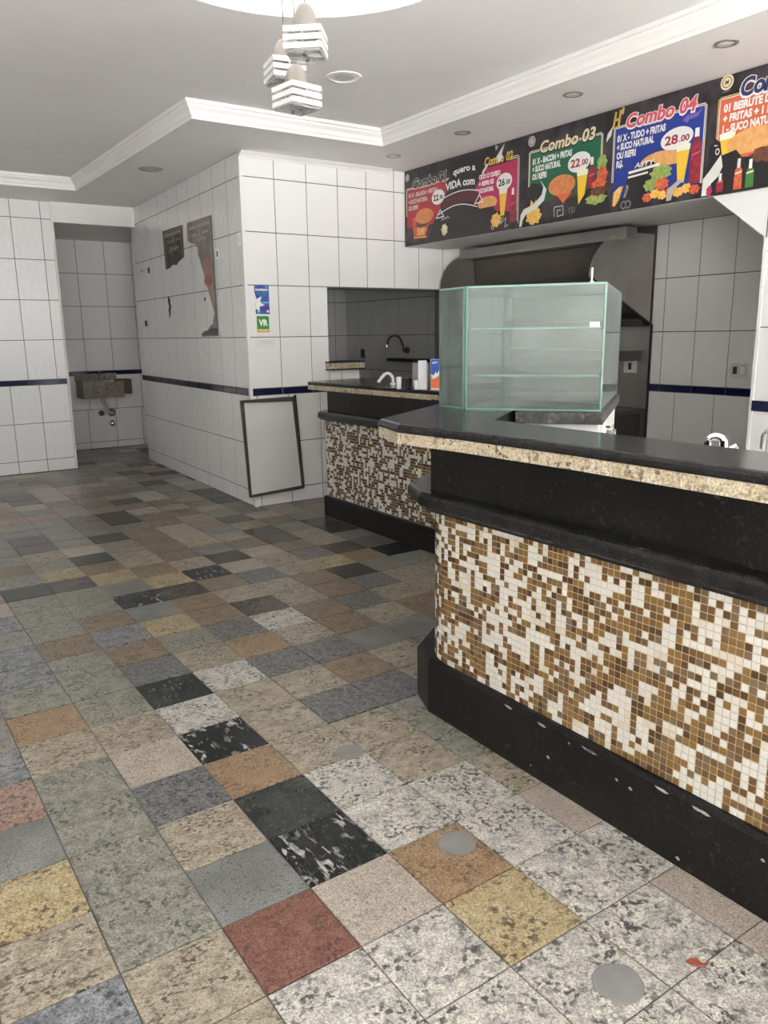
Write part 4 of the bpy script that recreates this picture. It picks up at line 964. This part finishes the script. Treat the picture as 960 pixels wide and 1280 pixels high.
# black older layer showing between 01 and 02
B.poly('torn_patch', [(.36, 2.156), (.40, 2.26), (.45, 2.345), (.52, 2.40), (.53, 2.46), (.60, 2.52), (.60, 2.60), (.66, 2.64), (.62, 2.70), (.66, 2.74), (1.10, 2.76), (1.15, 2.68), (1.02, 2.56), (.95, 2.45), (.93, 2.40), (1.02, 2.41), (1.10, 2.38), (1.16, 2.30), (1.20, 2.156)], 6, I_BLK)
B.text('quero a', .685, 2.632, .27, .048, 7, I_WHT, .03, 0, 0, .012); B.text('VIDA com', .590, 2.530, .36, .056, 7, I_WHT, .035, 0, 0, .012)
ar_ = [(.55+.45*i/10, 2.478+.028*math.sin(math.pi*i/10)) for i in range(11)]; B.line('arc_line', ar_, .008, 7, I_WHT)
B.poly('maroon_band', [(u_, v_-.012) for u_, v_ in ar_]+[(u_+.0, v_-.085) for u_, v_ in reversed(ar_)], 6.6, I_MAR)
ar2 = [(.50+.48*i/10, 2.362+.045*math.sin(math.pi*i/10)) for i in range(11)]; B.line('arc_line', ar2, .008, 7, I_WHT)
for (a, b_) in ((.465, 2.335), (.95, 2.385)): B.line('ribbon_end', [(a, b_), (a+.10, b_+.005), (a+.055, b_+.062)], .008, 7.2, I_WHT, closed=True)
B.line('scribble', [(.535, 2.312), (.55, 2.33), (.565, 2.312), (.58, 2.332), (.60, 2.315), (.615, 2.335), (.635, 2.318)], .006, 7, I_WHD)
blob('flower_print', .575, 2.235, .040, .045, 7, I_CRM); blob('flower_print', .585, 2.24, .02, .022, 7.4, I_FOM)
# combo 02
B.poly('menu_panel', [(.93, 2.42), (.97, 2.52), (1.03, 2.58), (1.08, 2.622), (1.42, 2.632), (1.42, 2.27), (1.20, 2.30), (1.12, 2.40), (1.02, 2.42)], 6.2, I_CRI)
B.line('panel_border', [(1.36, 2.655), (1.425, 2.655), (1.440, 2.64), (1.440, 2.19)], .006, 6.4, I_CRM); B.line('panel_border', [(1.36, 2.642), (1.418, 2.642), (1.427, 2.632), (1.427, 2.21)], .005, 6.4, I_WHT)
B.text('Combo 02', 1.06, 2.640, .31, .060, 6.5, I_GLD, .035, .18)
lines(['OCO C/ QUEIJO', '+ REFRI KS', 'UCO NATURAL'], 1.00, 2.555, [.24, .17, .17], .032, .05, lv=7)
price('26', '.00', 1.285, 2.497, .085, .060, I_BLK, 7.6)
beer(1.275, 2.26, 2.45, .045, 6.8); B.ell('bun_print', 1.10, 2.372, .11, .05, 6.6, I_BUL, cut=-.6); bottle(1.38, 2.20, 2.44, .03, I_COL, 6.5)
blob('fries_print', 1.20, 2.235, .055, .05, 7.4, I_FRI); B.line('scribble', [(1.22, 2.21), (1.28, 2.25), (1.25, 2.20), (1.31, 2.24), (1.30, 2.175), (1.335, 2.19)], .006, 7.6, I_WHD); B.line('scribble', [(1.15, 2.20), (1.155, 2.175), (1.175, 2.175), (1.18, 2.205)], .006, 7.6, I_WHD)
B.poly('torn_paper', [(1.285, 2.765), (1.255, 2.70), (1.262, 2.66), (1.22, 2.64), (1.195, 2.685)], 7.8, I_TEA); B.poly('torn_paper', [(1.02, 2.56), (1.04, 2.61), (1.09, 2.655), (1.10, 2.635), (1.06, 2.60)], 7.8, I_TEA)
B.line('scribble', [(1.185, 2.765), (1.19, 2.735), (1.205, 2.752), (1.195, 2.76)], .006, 7, I_WHT)
# combo 03
panel(1.548, 2.195, 2.30, 2.645, I_GRN, I_CRM)
title('Combo 03', 1.645, 2.630, .50, .074, I_CRM, I_BLK, .03)
lines(['01 X - BACON + FRITAS', '+ SUCO NATURAL', 'OU REFRI'], 1.575, 2.563, [.37, .27, .14])
price('22', '.00', 2.012, 2.508, .100, .063, I_DRD); logo(1.561, 2.722, .036, '', True)
B.ell('bun_print', 1.862, 2.385, .125, .068, 6, I_BUN); blob('patty_print', 1.88, 2.315, .11, .030, 5.6, I_PAT); B.poly('cheese_print', [(1.82, 2.325), (1.96, 2.33), (1.88, 2.265)], 6.4, I_ORA)
beer(2.045, 2.24, 2.455, .050); bottle(2.125, 2.28, 2.520, .030, I_COL, 4.8)
blob('tomato_print', 2.215, 2.40, .045, .045, 5.6, I_TOM); blob('bun_print', 2.21, 2.47, .04, .05, 5.4, I_LET); blob('patty_print', 2.19, 2.345, .06, .03, 5.8, I_TOM)
B.poly('torn_patch', [(1.95, 2.156), (2.02, 2.24), (2.10, 2.33), (2.26, 2.30), (2.30, 2.156)], 5.2, I_BLK); blob('lettuce_print', 2.17, 2.255, .085, .035, 6, I_LET); blob('patty_print', 2.19, 2.30, .07, .028, 6.2, I_PAT)
B.line('scribble', [(1.80, 2.19), (1.80, 2.25), (1.88, 2.25), (1.885, 2.19), (1.83, 2.185), (1.83, 2.225), (1.86, 2.225)], .007, 6, I_WHD); B.line('scribble', [(1.945, 2.19), (1.94, 2.225), (1.965, 2.228), (1.965, 2.192), (1.985, 2.20), (1.985, 2.225)], .006, 6, I_GRY)
B.poly('torn_patch', [(1.50, 2.20), (1.51, 2.40), (1.58, 2.44), (1.66, 2.42), (1.70, 2.36), (1.66, 2.30)], 6, I_BLK); blob('fries_print', 1.60, 2.215, .075, .055, 6.6, I_FRI); B.poly('fries_print', [(1.555, 2.25), (1.57, 2.33), (1.60, 2.30), (1.62, 2.33), (1.65, 2.25)], 6.7, I_FRI)
B.poly('torn_paper', [(1.455, 2.158), (1.468, 2.24), (1.50, 2.275), (1.60, 2.295), (1.675, 2.35), (1.69, 2.40), (1.65, 2.46), (1.72, 2.38), (1.70, 2.31), (1.62, 2.26), (1.52, 2.235), (1.49, 2.20), (1.48, 2.158)], 7.4, I_TEA)
# combo 04
panel(2.305, 2.945, 2.235, 2.652, I_BLU, I_CRM)
title('Combo 04', 2.390, 2.640, .50, .078, I_PNK, I_WHT, .03)
lines(['01 X - TUDO + FRITAS', '+ SUCO NATURAL', 'OU REFRI', 'R$.'], 2.325, 2.570, [.36, .28, .15, .055])
price('28', '.00', 2.768, 2.508, .112, .062, I_DRD)
B.ell('bun_print', 2.66, 2.40, .15, .06, 5, I_BUL, cut=-.5); blob('lettuce_print', 2.67, 2.335, .075, .045, 5.4, I_LET); blob('lettuce_print', 2.60, 2.275, .05, .035, 5.6, I_LET); blob('tomato_print', 2.68, 2.27, .05, .035, 5.8, I_TOM)
B.poly('torn_patch', [(2.365, 2.156), (2.40, 2.27), (2.42, 2.345), (2.44, 2.385), (2.60, 2.415), (2.66, 2.37), (2.63, 2.32), (2.57, 2.24), (2.60, 2.156)], 5.2, I_BLK)
B.text('ASTY', 2.47, 2.392, .15, .030, 6, I_WHT, .02, .2); B.line('white_bar', [(2.435, 2.372), (2.65, 2.385)], .016, 6, I_WHT); B.line('white_bar', [(2.43, 2.345), (2.57, 2.352)], .012, 6, I_WHT)
B.poly('fries_print', [(2.31, 2.19), (2.315, 2.27), (2.36, 2.30), (2.39, 2.30), (2.36, 2.22), (2.33, 2.185)], 5.4, I_FRI); B.line('scribble', [(2.40, 2.23), (2.42, 2.30), (2.43, 2.285), (2.41, 2.23)], .005, 6, I_WHD)
for q in (2.40, 2.435): B.ell('ring_print', q, 2.185, .024, .026, 6, I_GRY); 
for q in (2.40, 2.435): B.ell('ring_print', q, 2.185, .014, .016, 6.3, I_BLK)
beer(2.818, 2.255, 2.468, .050, 6); bottle(2.905, 2.24, 2.540, .036, I_COL, 5.4)
for q in range(7): blob('fries_print', 2.58+.055*q, 2.205+.014*(q % 2), .036, .026, 6.8+.05*q, I_FRI if q % 3 else I_TOM)
B.poly('torn_paper', [(2.72, 2.165), (2.725, 2.23), (2.80, 2.275), (2.835, 2.27), (2.77, 2.22), (2.755, 2.165)], 7.8, pm('grey_torn', (.50, .48, .44)))
B.poly('arrow_print', [(2.80, 2.600), (2.842, 2.630), (2.84, 2.615), (2.90, 2.625), (2.935, 2.645), (2.90, 2.602), (2.84, 2.595), (2.838, 2.578)], 4, I_PUR)
for a, b_ in (((2.290, 2.665), (2.305, 2.745)), ((2.330, 2.668), (2.342, 2.750)), ((2.297, 2.703), (2.337, 2.708)), ((2.358, 2.735), (2.362, 2.760))): B.line('gold_letter_stroke', [a, b_], .016, 4, I_GLD)
B.poly('torn_paper', [(2.235, 2.585), (2.245, 2.635), (2.285, 2.672), (2.275, 2.62)], 5, I_TEA)
# combo 05, cut by the picture edge
panel(3.040, 3.75, 2.24, 2.655, I_ORA, I_GLD)
B.text('Combo', 3.152, 2.640, .36, .100, 3, I_WHT, .09, .18); B.text('Combo', 3.160, 2.645, .345, .090, 4, I_NAV, .035, .18)
lines(['01 BEIRUTE D', '+ FRITAS + 1 R', '1 - SUCO NATUR'], 3.065, 2.585, [.275, .285, .30], .040, .054)
logo(3.072, 2.738, .040, 'M'); B.line('scribble', [(3.05, 2.69), (3.095, 2.692)], .005, 4, I_GRY)
beer(3.10, 2.36, 2.475, .050, 5); B.ell('bun_print', 3.27, 2.40, .17, .075, 5.4, I_BUL, cut=-.7)
B.poly('torn_patch', [(2.96, 2.156), (2.99, 2.30), (2.99, 2.42), (3.03, 2.455), (3.06, 2.43), (3.075, 2.36), (3.16, 2.375), (3.20, 2.33), (3.40, 2.31), (3.75, 2.31), (3.75, 2.156)], 5.6, I_BLK)
blob('patty_print', 3.34, 2.325, .09, .04, 5.9, I_PAT); B.poly('torn_paper', [(2.962, 2.158), (2.965, 2.25), (3.00, 2.285), (3.07, 2.365), (3.085, 2.30), (3.06, 2.25), (3.02, 2.22), (2.995, 2.158)], 7, I_TEA)
B.ell('speech_mark', 3.045, 2.385, .014, .018, 7, I_WHT); B.ell('speech_mark', 3.045, 2.385, .008, .011, 7.3, I_BLK); B.line('speech_mark', [(3.025, 2.42), (3.04, 2.417)], .007, 7, I_WHT)
bottle(3.075, 2.165, 2.265, .022, I_COL, 6.2); bottle(3.185, 2.165, 2.325, .024, I_TOM, 6.2); bottle(3.255, 2.165, 2.310, .024, I_GBT, 6.2)
blob('berry_print', 3.01, 2.18, .018, .028, 7.6, I_CRI)

# torn posters on the side face of the block (u runs away from the viewer along the wall)
def side_plane(root): return Plane(Vector((2.74, 5.93, 0))+sN*.0035, sU, sN, root)
p0 = Vector((2.74, 5.93, 0))
G_F = mat('print_gilt_frame', (.24, .19, .13), .5); P_DK = mat('print_poster_black', (.03, .027, .025), .45, mottle=(9, (.09, .08, .075), .8)); P_FD = mat('print_poster_faded', (.19, .165, .15), .5, mottle=(8, (.30, .27, .25), .8))
P_GD = mat('print_dull_gold', (.42, .34, .16), .5); P_LT = mat('print_faded_light', (.42, .37, .33), .5)
ps1 = thing('torn_poster', 'smaller torn black poster with gilt border high on the tiled side wall', 'poster', p0+sU*1.74+Vector((0, 0, 2.3)), 'torn posters'); S1 = side_plane(ps1)
del ps1['group']
S1.poly('sheet', [(1.43, 2.41), (1.43, 2.128), (1.50, 2.115), (1.60, 2.10), (1.68, 2.07), (1.78, 2.085), (1.90, 2.06), (2.035, 2.055), (2.052, 2.418)], 1, P_DK)
for pts in ([(1.45, 2.13), (1.45, 2.39), (2.03, 2.395), (2.015, 2.07)], [(1.50, 2.15), (1.495, 2.355), (1.985, 2.355), (1.975, 2.08)]): S1.line('gilt_border', pts, .018, 2, G_F)
S1.poly('pale_band', [(1.48, 2.345), (1.48, 2.375), (2.0, 2.378), (2.0, 2.348)], 2, P_LT)
for a in (1.60, 1.86): S1.line('faint_lettering', [(a-.08, 2.30), (a+.06, 2.30)], .022, 2, G_F)
S1.line('mark', [(1.73, 2.29), (1.73, 2.325)], .03, 2.4, P_LT)
S1.line('script_lettering', [(1.88, 2.205), (1.84, 2.25), (1.82, 2.205), (1.78, 2.245), (1.74, 2.215), (1.72, 2.24), (1.68, 2.21), (1.66, 2.25), (1.62, 2.215), (1.58, 2.24)], .016, 2.4, P_GD)
ps2 = thing('torn_poster', 'taller faded torn poster with a reddish burger right of the small poster', 'poster', p0+sU*.9+Vector((0, 0, 1.9))); S2 = side_plane(ps2)
S2.poly('sheet', [(.654, 2.40), (.650, 1.404), (1.084, 1.40), (1.10, 1.425), (1.02, 1.45), (.93, 1.455), (.83, 1.50), (.77, 1.51), (.765, 1.545), (.715, 1.60), (.80, 1.72), (.92, 1.92), (1.02, 2.08), (1.06, 2.12), (1.05, 2.16), (1.10, 2.205), (1.20, 2.225), (1.311, 2.255), (1.305, 2.41)], 1, P_FD)
S2.line('dark_border', [(.662, 1.41), (.668, 2.385), (1.29, 2.395), (1.295, 2.28)], .016, 2, G_F); S2.line('dark_border', [(.72, 1.66), (.715, 2.34), (1.26, 2.345), (1.265, 2.27)], .014, 2, P_LT)
S2.poly('pale_band', [(.71, 2.335), (.71, 2.36), (1.26, 2.365), (1.26, 2.34)], 2, P_LT); S2.line('mark', [(.99, 2.27), (.99, 2.31)], .03, 2.3, P_LT)
S2.line('script_lettering', [(1.10, 2.225), (1.05, 2.26), (1.0, 2.22), (.95, 2.255), (.90, 2.22), (.86, 2.25), (.82, 2.22)], .014, 2.3, P_LT)
for a in (.84, 1.12): S2.line('faint_lettering', [(a-.07, 2.285), (a+.07, 2.285)], .018, 2, P_LT)
S2.ell('bun_print', .835, 1.985, .115, .085, 2.4, mat('print_faded_bun', (.36, .19, .15), .5)); S2.ell('tomato_print', .83, 1.88, .10, .045, 2.6, mat('print_faded_tomato', (.33, .12, .10), .5)); S2.poly('cheese_print', [(.72, 1.84), (.84, 1.85), (.80, 1.74), (.73, 1.66)], 2.4, mat('print_faded_tan', (.40, .26, .17), .5))
S2.poly('dark_corner', [(.67, 1.415), (.67, 1.47), (.80, 1.475), (1.02, 1.44), (1.07, 1.41)], 2.2, P_DK)
# black glue marks left on the tiles
GL = mat('black_glue', (.025, .023, .022), .7)
mk = Plane(p0+sN*.0035, sU, sN, None)
q_ = mk.poly('glue_mark', [(2.035, 1.795), (2.00, 1.80), (1.955, 1.76), (1.97, 1.72), (1.935, 1.715), (1.965, 1.66), (1.99, 1.60), (2.025, 1.585), (2.03, 1.68), (2.00, 1.70), (2.028, 1.73)], 1, GL); tag(q_, 'ragged black glue mark on the side wall below the small poster', 'glue mark')
q_ = mk.ell('glue_mark', .948, 1.726, .020, .018, 1, GL, wob=.1); tag(q_, 'tiny black spot on the side wall beside the torn tall poster', 'glue mark')

# stickers on the front of the block
st1 = thing('sticker', 'tall blue sticker with a white star on the white front tiles', 'sticker', (2.87, 5.925, 1.68)); F1 = Plane((2.74, 5.9248, 0), (1, 0, 0), (0, -1, 0), st1)
SKB = mat('print_sticker_blue', (.03, .055, .30), .35, mottle=(14, (.03, .28, .48), .75)); SKP = mat('print_sticker_purple', (.09, .04, .25), .35)
F1.poly('sheet', [(.075, 1.572), (.198, 1.570), (.198, 1.797), (.070, 1.797), (.070, 1.74), (.085, 1.69), (.072, 1.62)], 1, SKB)
F1.poly('purple_corner', [(.118, 1.635), (.198, 1.640), (.198, 1.600), (.118, 1.605)], 1.5, SKP)
F1.poly('white_star', [(.086, 1.688), (.131, 1.708), (.117, 1.668), (.155, 1.638), (.112, 1.630), (.104, 1.578), (.088, 1.612), (.070, 1.605), (.078, 1.645)], 2, I_WHT)
F1.text('sodexo', .079, 1.753, .112, .020, 2, I_WHT, .04); F1.line('light_line', [(.145, 1.662), (.19, 1.662)], .008, 2, LBL); F1.ell('white_dot', .182, 1.593, .010, .010, 2, I_WHT); F1.line('light_line', [(.172, 1.787), (.180, 1.775)], .004, 2, I_WHT)
st2 = thing('sticker', 'small green sticker with white letters and an orange foot below the blue one', 'sticker', (2.87, 5.925, 1.49)); F2 = Plane((2.74, 5.9248, 0), (1, 0, 0), (0, -1, 0), st2)
F2.poly('sheet', [(.080, 1.428), (.190, 1.428), (.190, 1.458), (.080, 1.458)], 1, mat('print_sticker_orange', (.62, .33, .08), .4)); F2.poly('green_field', [(.080, 1.456), (.188, 1.456), (.188, 1.546), (.178, 1.556), (.080, 1.556)], 1.2, mat('print_sticker_green', (.02, .27, .035), .35))
F2.line('pale_line', [(.095, 1.443), (.175, 1.443)], .008, 2, I_CRM)
F2.text('VR', .096, 1.482, .080, .048, 2, I_WHT, .06)
st3 = thing('sticker', 'faint pale paper label below the green sticker', 'sticker', (2.87, 5.925, 1.34)); F3 = Plane((2.74, 5.9248, 0), (1, 0, 0), (0, -1, 0), st3)
F3.poly('sheet', [(.055, 1.312), (.235, 1.309), (.235, 1.372), (.058, 1.375)], 1, mat('print_pale_paper', (.72, .70, .72), .5)); F3.line('faint_lettering', [(.10, 1.358), (.20, 1.357)], .006, 2, mat('print_pale_grey', (.55, .52, .56), .5)); F3.line('faint_lettering', [(.12, 1.342), (.18, 1.341)], .005, 2, MATS['print_pale_grey'])
# faded notice on the pier at the picture edge
nt = thing('sticker', 'faint white notice high on the pier at the right edge', 'sticker', (4.296, 2.40, 2.0)); N1 = Plane((4.2952, 2.555, 0), (0, -1, 0), (-1, 0, 0), nt)
N1.poly('sheet', [(.06, 1.985), (.30, 1.985), (.30, 2.055), (.06, 2.055)], 1, MATS['print_pale_paper'])
